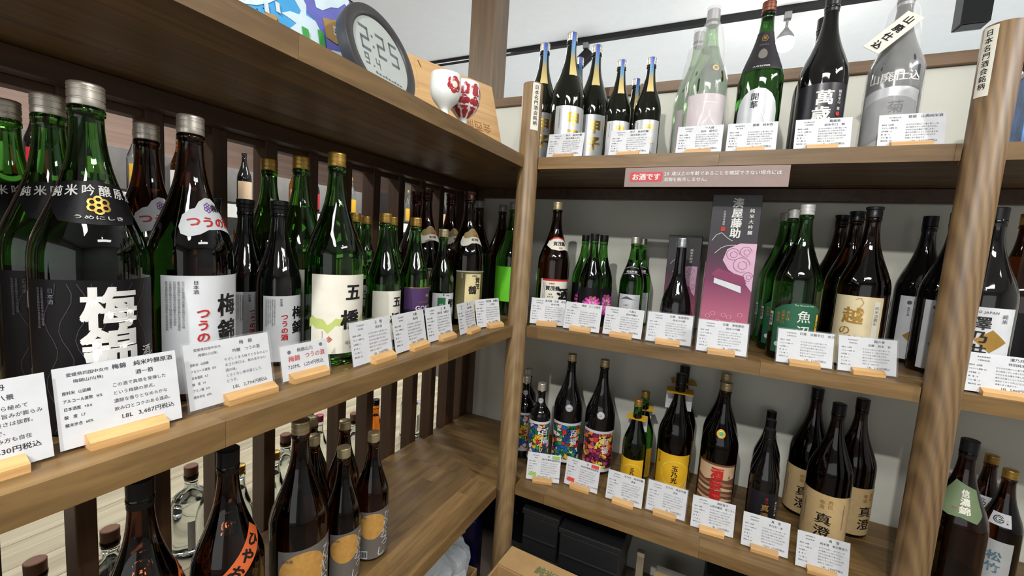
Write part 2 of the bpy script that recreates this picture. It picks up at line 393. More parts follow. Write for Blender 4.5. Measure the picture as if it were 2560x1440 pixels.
def bottle(name, kind, glass, capmat, style='screw'):
    root = empty(name)
    g = bpy.data.objects.new('glass', glass_mesh(kind, glass)); COL.objects.link(g); g.parent = root
    lathe('cap', cap_prof(kind, style), capmat, root, 32)
    root['_k'] = kind
    return root
def label(root, kind, mat, s0, s1, z0, z1, fl=None, name='label', pts=None, R0=None, off=.0004, az=0.):
    R0 = R0 or KIND[kind]['sp'][6][1]
    if pts is None: pts = [(s0, z0), (s1, z0), (s1, z1), (s0, z1)]
    v, f = wrap(pts, [tuple(range(len(pts)))], kind, R0, off, az); o = mesh_obj(name, v, f, mat, root, True)
    if fl: fl.on_bottle(o, kind, R0, off+.0003, az=az)
    return o
def place(proto, spots):
    """spots: (x, y, z, rz, label, group); the prototype takes the first one."""
    for i, (x, y, z, rz, lb, gr) in enumerate(spots):
        if i == 0:
            proto.location = (x, y, z); proto.rotation_euler = (0, 0, rz); o = proto
        else: o = dup(proto, (x, y, z), rz)
        tag(o, lb, 'bottle', gr)
        if not gr and 'group' in o: del o['group']
def smalltext(F, mat, x0, y0, cols, n, size, rows=None, dirv=True):
    base = '製造者清酒醸造元愛媛県内容量米麹原材料名国産精米歩合未成年飲酒法律禁止保存方法冷暗所'
    for c in range(cols):
        st = ''.join(base[(c*7+i*3) % len(base)] for i in range(n-(c % 3)))
        F.text(mat, st, size, x0+c*size*1.35, y0, 'v', 0, al='t', gap=1.0)
    return F
# ------------------------------------------------------------------ the room
FLOORZ, CEILZ = -.97, 1.52
WALLM = M('wall_paint', (216, 217, 205), .8, var=.02, vs=12, bump=.05)
CEILM = M('ceiling_paper', (238, 240, 242), .85, var=.015, vs=20, bump=.12, bs=90)
FARM = M('far_wall_paint', (182, 182, 180), .8, var=.02)
FLOORM = M('floor_vinyl', (112, 100, 88), .5, var=.08, vs=5)
BOARDS = M('pinkish_panel', (150, 126, 112), .7, var=.16, vs=1, stretch=(.3, .3, 26))
struct(box('floor', -3.6, 3.4, -3.6, 3.4, FLOORZ-.05, FLOORZ, FLOORM))
struct(box('ceiling', -3.6, 3.4, -3.6, 3.4, CEILZ, CEILZ+.05, CEILM))
struct(box('wall_far', -3.6, 3.4, 3.4, 3.45, FLOORZ, CEILZ, FARM))
struct(box('wall_right', 3.4, 3.45, -3.6, 3.4, FLOORZ, CEILZ, FARM))
struct(box('wall_front', -3.6, 3.4, -3.65, -3.6, FLOORZ, CEILZ, FARM))
struct(box('wall_left', -3.65, -3.6, -3.6, 3.4, FLOORZ, CEILZ, BOARDS))
struct(box('wall_back', -.38, 2.2, .41, .455, FLOORZ, .815, WALLM))
o = struct(box('trim_1', -.379, 2.2, .398, .462, .8155, .851, RAILW, bev=.003))
o = struct(box('pillar', -.5, -.3805, .41, .53, FLOORZ, CEILZ, PILLW, bev=.003), 'square wooden pillar behind the corner')

# shelf boards built from glued staves
def stave(name, c, z1, t, mat, parent):
    cx = sum(p[0] for p in c)/4; cy = sum(p[1] for p in c)/4; g = .0002
    dz = random.uniform(-.00025, 0)
    pts = []
    for x, y in c:
        pts.append((x-cx+(g if x < cx else -g), y-cy+(g if y < cy else -g)))
    v = [(x, y, -t) for x, y in pts]+[(x, y, dz) for x, y in pts]
    f = [(0, 3, 2, 1), (4, 5, 6, 7), (0, 1, 5, 4), (1, 2, 6, 5), (2, 3, 7, 6), (3, 0, 4, 7)]
    o = mesh_obj(name, v, f, mat, parent); o.location = (cx-parent.location.x, cy-parent.location.y, z1-parent.location.z); return o
def board(lab, x0, x1, y0, y1, z1, axis, notches=(), t=.035, wdt=.0455, slant=None):
    root = empty('shelf_board', ((x0+x1)/2, (y0+y1)/2, z1-t)); tag(root, lab, 'shelf', 'solid wood shelf boards')
    mat = BOARD if axis == 'x' else BOARDY
    a0, a1, b0, b1 = (x0, x1, y0, y1) if axis == 'x' else (y0, y1, x0, x1)
    n = max(1, round((b1-b0)/wdt)); w = (b1-b0)/n
    for i in range(n):
        s0 = b0+i*w; s1 = s0+w; cuts = [a0]; a = a0-random.uniform(0, .3)
        while a < a1:
            a += random.uniform(.28, .62)
            if a0+.06 < a < a1-.06: cuts.append(a)
        cuts.append(a1); segs = list(zip(cuts, cuts[1:]))
        for (na0, na1, nb0, nb1) in notches:
            if nb0 < s1-.001 and nb1 > s0+.001:
                new = []
                for p, q in segs:
                    if q <= na0 or p >= na1: new.append((p, q)); continue
                    if p < na0-.005: new.append((p, na0))
                    if q > na1+.005: new.append((na1, q))
                segs = new
        for j, (p, q) in enumerate(segs):
            qa = qb = q
            if slant and abs(q-a1) < 1e-6:
                qa = q+slant(s0); qb = q+slant(s1)
            c = [(p, s0), (qa, s0), (qb, s1), (p, s1)] if axis == 'x' else [(s0, p), (s1, p), (s1, qb), (s0, qa)]
            stave('stave', c, z1, t, mat, root)
    return root
X2 = 1.005; NR = [(-.033, .033, -.04, .03), (X2-.033, X2+.033, -.04, .03)]
board('top wooden shelf board against the back wall', -.405, 1.75, 0, .405, .515, 'x', NR)
board('middle wooden shelf board against the back wall', -.405, 1.75, 0, .405, 0, 'x', NR)
board('bottom wooden shelf board against the back wall', -.405, 1.75, 0, .405, -.525, 'x', NR)
NL = [(-.033, .1, -.03, .04)]
board('top wooden shelf board in front of the slat screen', -.405, 0, -1.75, -.001, .515, 'y', NL)
board('middle wooden shelf board in front of the slat screen', -.405, 0, -1.75, -.001, 0, 'y', NL)
board('bottom wooden shelf board in front of the slat screen, half empty', -.405, 0, -1.75, -.0715, -.5075, 'y', [])

# slat screen behind the left shelves
scr = empty('slat_screen', (-.434, -.7, FLOORZ)); tag(scr, 'dark brown vertical slat screen behind the left shelves', 'screen')
def part_box(name, parent, x0, x1, y0, y1, z0, z1, mat, bev=.002):
    o = box(name, x0, x1, y0, y1, z0, z1, mat, bev=bev); o.location = Vector(o.location)-parent.location; o.parent = parent; return o
k = -8
while True:
    y1 = -.862+.113*k
    if y1 > .3: break
    if y1 > -1.8: part_box('slat', scr, -.458, -.41, y1-.029, y1, FLOORZ, .47, DARKW)
    k += 1
part_box('slat', scr, -.458, -.41, .352, .405, FLOORZ, .47, DARKW)
part_box('slat', scr, -.458, -.41, .268, .297, FLOORZ, .47, DARKW)
part_box('rail', scr, -.462, -.4105, -1.85, .405, .4705, .52, DARKY)
part_box('rail', scr, -.452, -.418, -1.85, .405, .433, .449, DARKY)
part_box('rail', scr, -.452, -.418, -1.85, .405, -.57, -.545, DARKY)
# ledger under the top shelf along the wall
struct(box('trim_2', -.38, 1.75, .375, .4095, .44, .4795, DARKY, bev=.002))
struct(box('trim_3', -.4095, -.37, -1.75, .33, .446, .4795, DARKY, bev=.002))

# posts
def post(x, lab, top, az, sx):
    r = .031
    root = empty('post', (x, 0, FLOORZ), az); tag(root, lab, 'post', 'round shelf posts')
    h = top-FLOORZ
    lathe('shaft', [(0, r), (h-.004, r), (h-.001, r-.0015), (h, r-.005)], POSTW2 if x > .5 else POSTW, root, 48)
    # paper strip with brush lettering, wrapped on the shaft
    F = Flat(); F.text(INK, '日本名門酒会銘柄', .0132, 0, h-.068, 'v', .02, gap=1.1)
    def wrapc(pts, faces, off):
        bm = bmesh.new(); vv = [bm.verts.new((p[0], p[1], p[2] if len(p) > 2 else 0)) for p in pts]
        for t in faces: bm.faces.new([vv[i] for i in t])
        s = -.02
        while s < .02:
            bmesh.ops.bisect_plane(bm, geom=bm.verts[:]+bm.edges[:]+bm.faces[:], plane_co=(s, 0, 0), plane_no=(1, 0, 0)); s += .004
        out = []
        for i, v in enumerate(bm.verts):
            v.index = i; a = v.co.x/r; q = r+off+v.co.z; out.append((q*math.cos(a), q*math.sin(a), v.co.y))
        f = [tuple(q.index for q in fc.verts) for fc in bm.faces]; bm.free(); return out, f
    v, f = wrapc([(-.0125, h-.138), (.0125, h-.139), (.0125, h-.0055), (-.0125, h-.0045)], [(0, 1, 2, 3)], .0006)
    o = mesh_obj('paper_strip', v, f, CREAM, root)
    e = list(F.g.values())[0]; v, f = wrapc(e[1], e[2], .0009); mesh_obj('lettering', v, f, INK, o)
    return root
post(0, 'slimmer looking round wooden post where both shelf runs meet', .728, DEG(-44), 0)
post(X2, 'round wooden post with wavy grain between the two back wall bays', .738, DEG(-150), 0)

# alcohol sale sign under the top shelf
sg = empty('shelf_sign', (.487, -.004, .427)); tag(sg, 'taupe age notice sign hung under the top shelf edge', 'sign')
box('plate', -.191, .191, -.0015, .0015, 0, .0505, M('taupe_plate', (142, 122, 116), .45), sg)
F = Flat()
pts = []
for cx, cy, a0 in ((-.098, .0335, 0), (-.172, .0335, 90), (-.172, .0185, 180), (-.098, .0185, 270)):
    for i in range(5): a = DEG(a0+i*22.5); pts.append((cx+.005*math.cos(a), cy+.005*math.sin(a)))
F.poly(M('sign_red', (196, 58, 66), .45), pts)
F.text(WHITE, 'お酒です', .0185, -.135, .026, bold=.03)
F.text(WHITE, '20', .0118, -.0895, .0335, bold=.02, al='l'); F.text(WHITE, '歳以上の年齢であることを確認できない場合には', .0112, -.071, .0335, bold=.012, al='l')
F.text(WHITE, '酒類を販売しません。', .0112, -.0895, .0185, bold=.012, al='l')
F.on_plane(sg, lambda x, y, d: (x, -.0015-d, y))

# ------------------------------------------------------------------ price cards in wooden holders
HOLDP = [(-.015, 0), (.010, 0), (.010, .0105), (.0035, .0145), (-.004, .0145), (-.015, .0085)]
def card(lab, a, b, z, h, title, title2, maker, price, specs=None, body=None, lean=11, holder=.064, sleeve=False, big=False, plain=False, hl=None, cx=0., ink=None):
    a = Vector((a[0], a[1], 0)); b = Vector((b[0], b[1], 0)); mid = (a+b)/2; d = b-a; w = d.length
    root = empty('price_card', (mid.x, mid.y, z), math.atan2(d.y, d.x)); tag(root, lab, 'price card', 'handwritten price cards in wooden holders')
    hw = holder/2
    v = []; n = len(HOLDP)
    for x in (-hw, hw): v += [(x+cx, p[0], p[1]) for p in HOLDP]
    f = [tuple(range(n-1, -1, -1)), tuple(range(n, 2*n))]+[(i, (i+1) % n, n+(i+1) % n, n+i) for i in range(n)]
    mesh_obj('holder', v, f, HOLD, root)
    L = DEG(lean); sn, cs = math.sin(L), math.cos(L)
    def fn(x, y, dd): return (x, -.001+y*sn-dd*cs, .0035+y*cs+dd*sn)
    def slab(nm, x0, x1, y0, y1, d0, d1, mat):
        q = [(x0, y0), (x1, y0), (x1, y1), (x0, y1)]
        vv = [fn(x, y, d0) for x, y in q]+[fn(x, y, d1) for x, y in q]
        return mesh_obj(nm, vv, [(0, 3, 2, 1), (4, 5, 6, 7), (0, 1, 5, 4), (1, 2, 6, 5), (2, 3, 7, 6), (3, 0, 4, 7)], mat, root)
    c = slab('card', -w/2, w/2, 0, h, -.0004, .0002, PAPER)
    if sleeve: slab('sleeve', -w/2-.003, w/2+.003, -.0025, h+.003, .0008, .0011, SLEEVE)
    K = ink or CARDINK
    F = Flat(); H2 = h
    if plain:
        F.text(K, maker, .0075, .0, H2*.82, bold=.012)
        F.text(RED, title, .0105, -w*.24, H2*.60, bold=.02); F.text(RED, title2, .0098, w*.2, H2*.62, bold=.02)
        F.text(K, price, .0082, 0, H2*.37, bold=.012, squash=.92)
        F.disc(GREYINK, -w*.33, H2*.8, .003); F.disc(GREYINK, w*.35, H2*.86, .003)
    else:
        mk = maker.split('/'); s0 = .0043 if big else .0035
        for i, t in enumerate(mk): F.text(K, t, s0, -w*.25, H2*(.9-.085*i), bold=.006)
        ts = .0064 if big else .0072
        F.text(K, title, ts, w*.2, H2*.91, bold=.014); F.text(K, title2, ts*.9, w*.2, H2*.79, bold=.012)
        sp = specs or ['原料米  山田錦', 'アルコール度数 15%', '日本酒度  +3', '酸　度  1.4', 'アミノ酸  1.2', '精米歩合  60%']
        s1 = .0041 if big else .0038
        for i, t in enumerate(sp): F.text(K, t, s1, -w*.45, H2*(.68-.098*i), al='l', bold=.012, squash=.82)
        bd = body or ['まろやかな味わいと香り高い一本。', '米の旨味とキレの良さを引き出し', '冷やからぬる燗まで楽しめる。', '穏やかな香りとふくらみのある味', '後味すっきりの辛口に仕上げた', '食事に合う逸品です。']
        s2 = .0048 if big else .0039
        for i, t in enumerate(bd): F.text(K, t, s2, -w*.08, H2*(.67-((.105 if len(bd) < 5 else .088) if big else .082)*i), al='l', bold=.0, squash=.96 if big else .92)
        F.text(K, price, .0066 if big else .0058, w*.2, H2*((.24 if len(bd) < 5 else .205) if big else .165), bold=.012)
    if hl:
        F.rect(hl, w*.24, w*.46, H2*.84, H2*.96, 'marker_patch'); F.rect(hl, -w*.42, -w*.2, H2*.14, H2*.28, 'marker_patch')
    F.on_plane(c, fn, .0004)
    return root
ZR = -.525
SP1 = ['原料米  山田錦', 'アルコール度数  16%', '日本酒度  +0.6', '酸　度  1.7', '精米歩合  60%']
card('price card reading 3,487 yen standing before the black labelled green bottles', (-.051, -1.012), (-.046, -.904), 0, .086, '梅錦　純米吟醸原酒', '酒一筋', '愛媛県四国中央市/梅錦山川(株)', '1.8L  3,487円税込', SP1, ['この酒で真価を発揮した', 'という梅錦の原点。', '濃醇な香りとなめらかな', '飲み口とコクのある逸品。'], big=True, holder=.07)
card('price card reading 630 yen, cut off by the picture edge', (-.046, -1.128), (-.046, -1.018), 0, .086, '牡丹', '三十八景', '石川県白山市/酒造(株)', '1.8L  3,630円税込', SP1, ['香りを抑えながら極めて', 'やわらかな米の旨みが膨らみ', '後味のキレの良さは抜群。', '冷やから燗まで、', 'おすすめの飲み方も自在'], big=True, holder=.07)
card('price card reading 2,794 yen in a clear sleeve', (-.056, -.890), (-.056, -.775), 0, .087, '梅　錦', '吟醸　つうの酒', '愛媛県四国中央市/梅錦山川(株)', '1.8L  2,794円税込', ['原料米  山田錦', 'アルコール度数  15%', '日本酒度  4.3', '酸　度  1.4', 'アミノ酸  0.9', '精米歩合  60%'], ['やさしくまろ味でとろみのよい', 'まさの辛口は、飲みあきない', '酒の味。', 'くさくない食中酒として、', 'どうぞ。'], big=True, sleeve=True, holder=.072, cx=.02)
card('small price card with red lettering and 1,254 yen', (-.066, -.752), (-.063, -.664), 0, .057, '梅錦', 'つうの酒', '梅錦山川', '720ML  1,254円税込', plain=True, holder=.068, sleeve=True)
lc = [((-.041, -.629), (-.046, -.518), '五　橋', '純米酒', '山口県岩国市/酒井酒造', '1.8L  3,058円税込', 'price card before the large white labelled green bottle', True),
      ((-.043, -.512), (-.052, -.395), '五橋', '純米酒', '山口県岩国市/酒井酒造', '720ml  1,540円税込', 'price card before the purple labelled green bottle', False),
      ((-.053, -.388), (-.055, -.281), '五　橋', '純米酒　木桶造り', '山口県岩国市/酒井酒造', '720ml  1,760円税込', 'price card overlapping its neighbour before the small green bottle', False),
      ((-.041, -.268), (-.051, -.168), '賀　子', '純米吟醸', '広島県/酒造', '720ml  1,650円税込', 'price card half covered by the last card before the corner post', False),
      ((-.055, -.157), (-.029, -.060), '賀茂鶴　本醸造', '上等酒', '広島県東広島市/賀茂鶴酒造', '1.8L  2,266円税込', 'price card next to the corner post on the left shelf', False)]
for a, b, t1, t2, mk, pr, lb, sl in lc: card(lb, a, b, 0, .082, t1, t2, mk, pr, sleeve=sl, holder=.062, cx=.02)
tc = [(.046, .158, '甲子　純米吟醸', '純米酒香んばし', '千葉県酒々井町/飯沼本家', '1.8L  3,410円税込', 'gold lettered large bottles'), (.236, .348, '甲子　純米吟醸', '純米酒香んばし', '千葉県酒々井町/飯沼本家', '720ml  1,760円税込', 'gold lettered small bottles'),
      (.416, .526, '一人娘', '純米　超辛口', '茨城県常総市/山中酒造', '1.8L  2,904円税込', 'film wrapped pale green bottle'), (.536, .646, '開華　純米酒', '', '栃木県佐野市/第一酒造', '1.8L  2,695円税込', 'bottle with the silver arched label'),
      (.682, .792, '萬歳楽', '純米辛口　剱', '石川県白山市/小堀酒造店', '1.8L  3,307円税込', 'black bottle with white lettering'), (.840, .953, '菊姫　山廃純米酒', '', '石川県白山市/菊姫(資)', '1.8L  3,520円税込', 'white film wrapped bottle with a tied tag')]
for i, (x0, x1, t1, t2, mk, pr, wh) in enumerate(tc): card('price card on the top shelf before the '+wh, (x0, .03), (x1, .03), .515, .075, t1, t2, mk, pr, holder=.07 if i > 4 else .06)
mc = [((.028, .034), (.133, .066), '賀茂鶴　吾輩　高田', '純米吟醸', '広島県東広島市/賀茂鶴酒造(株)', '1.8L  2,475円税込', 'cream labelled brown bottle beside the corner post', 0), ((.138, .042), (.252, .040), '春鹿　さくら純米', '', '奈良県/今西清兵衛商店', '720ml  1,650円税込', 'pink flower bottles', 0),
      ((.261, .046), (.374, .040), '八海山', '純米吟醸55', '新潟県南魚沼市/八海醸造(株)', '720ml  1,980円税込', 'bottle with the grey mountain label', 0), ((.386, .042), (.505, .047), '白瀧　湊屋藤助', '純米大吟醸', '新潟県湯沢町/白瀧酒造(株)', '720ml  1,980円税込', 'black long necked bottle', 1),
      ((.520, .014), (.638, .022), '白瀧　湊屋藤助', '純米大吟醸', '新潟県湯沢町/白瀧酒造(株)', '1.8L  3,980円税込', 'tall black and pink carton', 1), ((.703, .024), (.819, .032), '白瀧　淡麗辛口　魚沼', '', '新潟県湯沢町/白瀧酒造(株)', '1.8L  2,220円税込', 'green labelled green bottles', 1),
      ((.830, .034), (.945, .056), '越の誉', '淡麗　純米　彩', '新潟県柏崎市/原酒造(株)', '1.8L  2,420円税込', 'beige labelled brown bottles', 1), ((1.048, .025), (1.16, .026), '澤乃井', '特別純米', '東京都青梅市/小澤酒造(株)', '1.8L  2,860円税込', 'bottle with gold diamonds behind the grained post', 0)]
for a, b, t1, t2, mk, pr, wh, sl in mc: card('price card on the middle shelf before the '+wh, a, b, 0, .083, t1, t2, mk, pr, sleeve=bool(sl), holder=.064)
LG = M('green_marker', (150, 190, 96), .6); LR = M('red_marker', (214, 70, 62), .6)
bc = [((.050, .045), (.156, .075), '四　森', '純米吟醸無濾過原酒', '佐賀県武雄市/酒造場', '720ml 1,870円  1.8L 3,740円税込', 'blue and green patterned bottles', LG, .0), ((.169, .088), (.281, .084), '四　森', '純米吟醸無濾過原酒', '佐賀県武雄市/酒造場', '720ml 1,870円  1.8L 3,740円税込', 'red and yellow patterned bottle', LR, 0),
      ((.308, .082), (.419, .080), '玉乃光　純米吟醸', '酒魂', '京都府京都市/玉乃光酒造(株)', '720ml  1,375円税込', 'small yellow labelled green bottle', None, 0), ((.429, .090), (.540, .088), '玉乃光　純米吟醸', '酒魂', '京都府京都市/玉乃光酒造(株)', '1.8L  2,530円税込', 'large yellow labelled brown bottle', None, 1),
      ((.556, .076), (.666, .082), '酒呑童子', '山廃本醸造　鬼ころし', '京都府宮津市/ハクレイ酒造(株)', '1.8L  2,541円税込', 'red lettered brown bottle', None, 0), ((.684, .066), (.793, .068), '真　澄', '辛口生一本', '長野県諏訪市/宮坂醸造(株)', '720ml  1,760円税込', 'black bottles in single file', None, 0),
      ((.807, .052), (.918, .058), '真　澄', '純米酒　奥伝寒造り', '長野県諏訪市/宮坂醸造(株)', '1.8L  2,860円税込', 'tan labelled bottles', None, 0)]
for a, b, t1, t2, mk, pr, wh, hl, sl in bc: card('price card on the bottom shelf before the '+wh, a, b, ZR, .088, t1, t2, mk, pr, hl=hl, sleeve=bool(sl), holder=.064)
# triangular end piece of the lower left board, lying on the board of the back wall run
tri = empty('shelf_board', (-.2, -.03, -.5245)); tag(tri, 'thin wedge of shelf wood closing the corner between the two bottom boards', 'shelf', 'solid wood shelf boards')
wv = [(-.204, -.0413), (.2, -.0413), (-.204, .091)]
mesh_obj('stave', [(x, y, 0) for x, y in wv]+[(x, y, .0168) for x, y in wv], [(2, 1, 0), (3, 4, 5), (0, 1, 4, 3), (1, 2, 5, 4), (2, 0, 3, 5)], BOARDY, tri)

# ------------------------------------------------------------------ bottles, left middle shelf
def cloud(cx, cz, w, h, lobes):
    return [(cx+w*x, cz+h*y) for x, y in lobes]
CLOUD = [(-.5, -.25), (-.47, .02), (-.36, .16), (-.26, .2), (-.18, .36), (-.02, .47), (.14, .46), (.26, .36), (.34, .2), (.44, .1), (.5, -.1), (.55, -.5), (.36, -.36), (.14, -.28), (-.08, -.3), (-.22, -.42), (-.36, -.48), (-.46, -.42)]
# green 1.8 litre with black label
b = bottle('sake_bottle', 'A', G_GREEN, C_SILV)
F = Flat()
for i in range(7):
    F.line(M('faint_line', (62, 58, 62), .5), [(-.046+i*.0135+.006*math.sin(q*.9+i), .006+q*.0105) for q in range(17)], .0006)
F.text(WHITE, '梅', .050, .004, .146, bold=.04, squash=1.0).text(WHITE, '錦', .050, .004, .100, bold=.04, squash=1.0)
F.text(WHITE, '酒', .015, .042, .088, bold=.01).line(WHITE, [(.033, .076), (.045, .079), (.054, .085)], .0012)
F.text(GREYINK, '日本酒', .0058, -.044, .166, 'v', .0, al='t'); smalltext(F, GREYINK, -.056, .168, 2, 15, .003)
label(b, 'A', BLACKP, -.072, .072, .004, .178, F)
F = Flat()
for i, c in enumerate('純米吟醸原酒'):
    q = (i-2.5)*.0165; F.text(WHITE, c, .0135, q, .2775+.0035*math.cos(q*40)-.003, bold=.02, rot=-q*3.2)
F.flower(GOLD, 0, .2615, .0105).text(WHITE, 'うめにしき', .0048, 0, .2475, bold=.01, squash=1.6)
label(b, 'A', BLACKP, 0, 0, 0, 0, F, 'shoulder_label', [(-.03, .242), (-.015, .24), (0, .2395), (.015, .24), (.03, .242), (.05, .268), (.048, .283), (.03, .287), (.014, .287), (0, .290), (-.014, .287), (-.03, .287), (-.048, .283), (-.05, .268)], R0=.036)
GB = 'green bottles with black labels in a file'
place(b, [(-.128, -.955, 0, DEG(-8), 'large green bottle with black label and white brush lettering, front of its file', GB), (-.242, -.952, 0, DEG(4), 'large green bottle with black label, second of its file behind the front one', GB), (-.350, -.962, 0, DEG(14), 'large green bottle with black label, rearmost of its file by the slats', GB)])
# brown 1.8 litre, white label
def ume_label(b, kind, k, cloudy=True):
    F = Flat(); z1 = .177*k
    F.text(INK, '梅', .034*k, .016*k, .134*k, bold=.03).text(INK, '錦', .034*k, .016*k, .096*k, bold=.03)
    F.text(RED, 'つうの酒', .0165*k, -.018*k, .125*k, 'v', .025, al='t'); F.text(INK, 'うめにしき', .004*k, .004*k, .137*k, 'v', 0, al='t', gap=1.6)
    smalltext(F, GREYINK, -.058*k, .168*k, 5, 20, .0034*k); F.text(INK, '日本酒', .0062*k, -.026*k, .168*k, 'v', .005, al='t')
    label(b, kind, PAPER, -.066*k, .054*k, .012*k, z1, F)
b = bottle('sake_bottle', 'A', G_BROWN, C_SILV); ume_label(b, 'A', 1)
F = Flat(); F.flower(PURPLE, .002, .2715, .0072).text(INK, '梅錦', .0115, .0195, .2715, bold=.025)
F.text(RED, 'つうの酒', .0155, .006, .2515, bold=.03, squash=1.15)
label(b, 'A', PAPER, 0, 0, 0, 0, F, 'shoulder_label', cloud(.002, .258, .078, .058, CLOUD), R0=.040)
place(b, [(-.145, -.840, 0, DEG(6), 'large brown bottle with white label and cloud shaped neck label, in front', 'brown bottles with white cloud labels'), (-.278, -.834, 0, DEG(2), 'large brown bottle with white cloud label standing behind its twin', 'brown bottles with white cloud labels')])
b = bottle('sake_bottle', 'B', G_BLACK, C_BLACK, 'flange'); ume_label(b, 'B', .73)
SB = 'small black bottles with white labels'
place(b, [(-.186, -.676, 0, DEG(0), 'small black bottle with white label and red lettering, front of its file', SB), (-.266, -.688, 0, DEG(6), 'small black bottle with white label, second of its file', SB), (-.345, -.703, 0, DEG(9), 'small black bottle, rearmost of its file under the slat screen', SB)])
# green with white label and lime band
def goby(b, kind, k):
    F = Flat()
    wave = [(-.07+i*.007, .088+.006*math.sin(i*.9)+.004*math.sin(i*2.1)) for i in range(21)]
    F.poly(LIME, [(x*k, z*k) for x, z in wave]+[(x*k, (z-.016-.003*math.sin(x*90))*k) for x, z in reversed(wave)], 'band')
    F.text(INK, '五', .034*k, .012*k, .140*k, bold=.035).text(INK, '橋', .038*k, .006*k, .088*k, bold=.035)
    F.ring(RED, -.032*k, .052*k, .006*k, .0012*k, 4).text(RED, '酒', .007*k, -.032*k, .052*k)
    F.text(GREYINK, 'GOKYO', .0085*k, .012*k, .045*k).text(GREYINK, 'JUNMAI', .0045*k, .012*k, .036*k)
    F.text(GREYINK, 'GOKYO SAKE BREWERY', .003*k, -.043*k, .05*k, rot=-PI/2)
    label(b, kind, CREAM, -.066*k, .060*k, .024*k, .172*k, F)
b = bottle('sake_bottle', 'A', G_GREEN, C_GOLD); goby(b, 'A', 1)
GG = 'green bottles with white and lime labels'
place(b, [(-.121, -.606, 0, DEG(-14), 'large green gold capped bottle with white and lime label, in front', GG), (-.236, -.594, 0, DEG(-12), 'large green gold capped bottle, second of its file', GG), (-.345, -.588, 0, DEG(-6), 'large green gold capped bottle, rearmost by the slats', GG)])
b = bottle('sake_bottle', 'B', G_GREEN, C_GOLD); goby(b, 'B', .745)
place(b, [(-.133, -.458, 0, DEG(-8), 'small green gold capped bottle with white and lime label, in front', GG), (-.254, -.432, 0, DEG(-3), 'small green gold capped bottle behind the front one, nearer the large bottles', GG), (-.325, -.325, 0, DEG(0), 'small green gold capped bottle standing against the slats', GG), (-.217, -.342, 0, DEG(-4), 'small green gold capped bottle behind the purple labelled one', GG)])
b = bottle('sake_bottle', 'B', G_GREEN, C_GOLD)
F = Flat(); F.poly(M('violet_paper', (74, 48, 92), .45), [(-.048, .075), (.048, .075), (.048, .127), (.03, .129), (-.03, .129), (-.048, .127)]).rect(GOLD, -.048, .048, .1275, .1295)
F.text(GOLD, 'Junmai-shu', .006, .004, .094, bold=.01).text(WHITE, 'GOKYO', .0165, .012, .079, bold=.02).text(WHITE, 'MOKUOKE', .0085, .012, .062, bold=.01).rect(GOLD, .008, .02, .106, .112)
label(b, 'B', M('navy_paper', (34, 30, 46), .45), -.048, .048, .015, .130, F)
place(b, [(-.136, -.348, 0, DEG(-12), 'small green bottle with purple and navy label', None)])
b = bottle('sake_bottle', 'C', G_GREEN, C_PALE)
F = Flat(); F.rect(M('leaf_green', (40, 116, 64), .5), -.028, -.006, .012, .088, 'stripe'); F.text(INK, '酔', .026, .014, .072, bold=.03).text(GREYINK, 'GINJO', .004, 0, .095).disc(INK, -.012, .096, .002)
F.text(WHITE, '純', .012, -.017, .066)
label(b, 'C', PAPER, -.044, .044, .010, .100, F)
F = Flat(); F.disc(M('teal_ink', (40, 120, 140), .4), .016, .142, .0055)
label(b, 'C', GOLD, 0, 0, 0, 0, F, 'seal', [(.016+.009*math.cos(i*PI/10), .142+.009*math.sin(i*PI/10)) for i in range(20)], R0=.034)
place(b, [(-.160, -.194, 0, DEG(-22), 'smallest green bottle with white and green label and round seal', None)])
b = bottle('sake_bottle', 'A', G_BROWN, M('dark_brown_cap', (62, 34, 26), .35, .5), 'crown')
F = Flat(); F.rect(M('olive_cream', (214, 200, 150), .6), -.022, .03, .045, .155, 'panel'); F.text(INK, '賀茂', .018, .017, .128, 'v', .03).text(INK, '鶴', .026, .001, .108, bold=.03).text(GREYINK, '本醸造', .006, .005, .15).text(WHITE, '日本酒', .005, -.032, .15, 'v', 0)
F.rect(WHITE, -.05, .05, .161, .163, 'edge')
label(b, 'A', OLIVE, -.05, .05, .02, .165, F)
F = Flat(); F.poly(M('olive_gold', (150, 132, 78), .5), cloud(.002, .273, .06, .03, CLOUD), 'band'); F.text(RED, '特選', .008, .012, .268, bold=.01).text(INK, '賀茂鶴', .008, .008, .256)
label(b, 'A', CREAM, 0, 0, 0, 0, F, 'shoulder_label', cloud(.002, .262, .072, .056, CLOUD)+[], R0=.036)
KT = 'brown bottles with olive labels'
place(b, [(-.138, -.100, 0, DEG(-34), 'large brown bottle with olive and cream label, near the corner post', KT), (-.246, -.038, 0, DEG(-30), 'large brown bottle behind the one with the olive and cream label', KT), (-.257, -.150, 0, DEG(-30), 'large brown bottle with cloud label between small green bottles and the corner', KT), (-.347, -.088, 0, DEG(-25), 'large brown bottle standing against the slats near the corner', KT)])
b = bottle('sake_bottle', 'A', G_BROWN, C_GREY)
label(b, 'A', BLACKP, -.06, .06, .02, .16)
place(b, [(-.236, .128, 0, DEG(-60), 'dark bottle with grey cap in the corner, front one of three', 'dark grey capped bottles in the corner'), (-.326, .250, 0, DEG(-60), 'dark bottle with grey cap in the corner, nearest the slats', 'dark grey capped bottles in the corner'), (-.212, .262, 0, DEG(-60), 'dark bottle with grey cap in the corner, against the back wall', 'dark grey capped bottles in the corner')])
b = bottle('sake_bottle', 'A', G_GREEN, C_GREY); label(b, 'A', M('neon_green_paper', (104, 206, 44), .4), -.07, .07, .05, .172)
place(b, [(-.118, .165, 0, DEG(-60), 'green bottle with bright green label in the corner', None)])

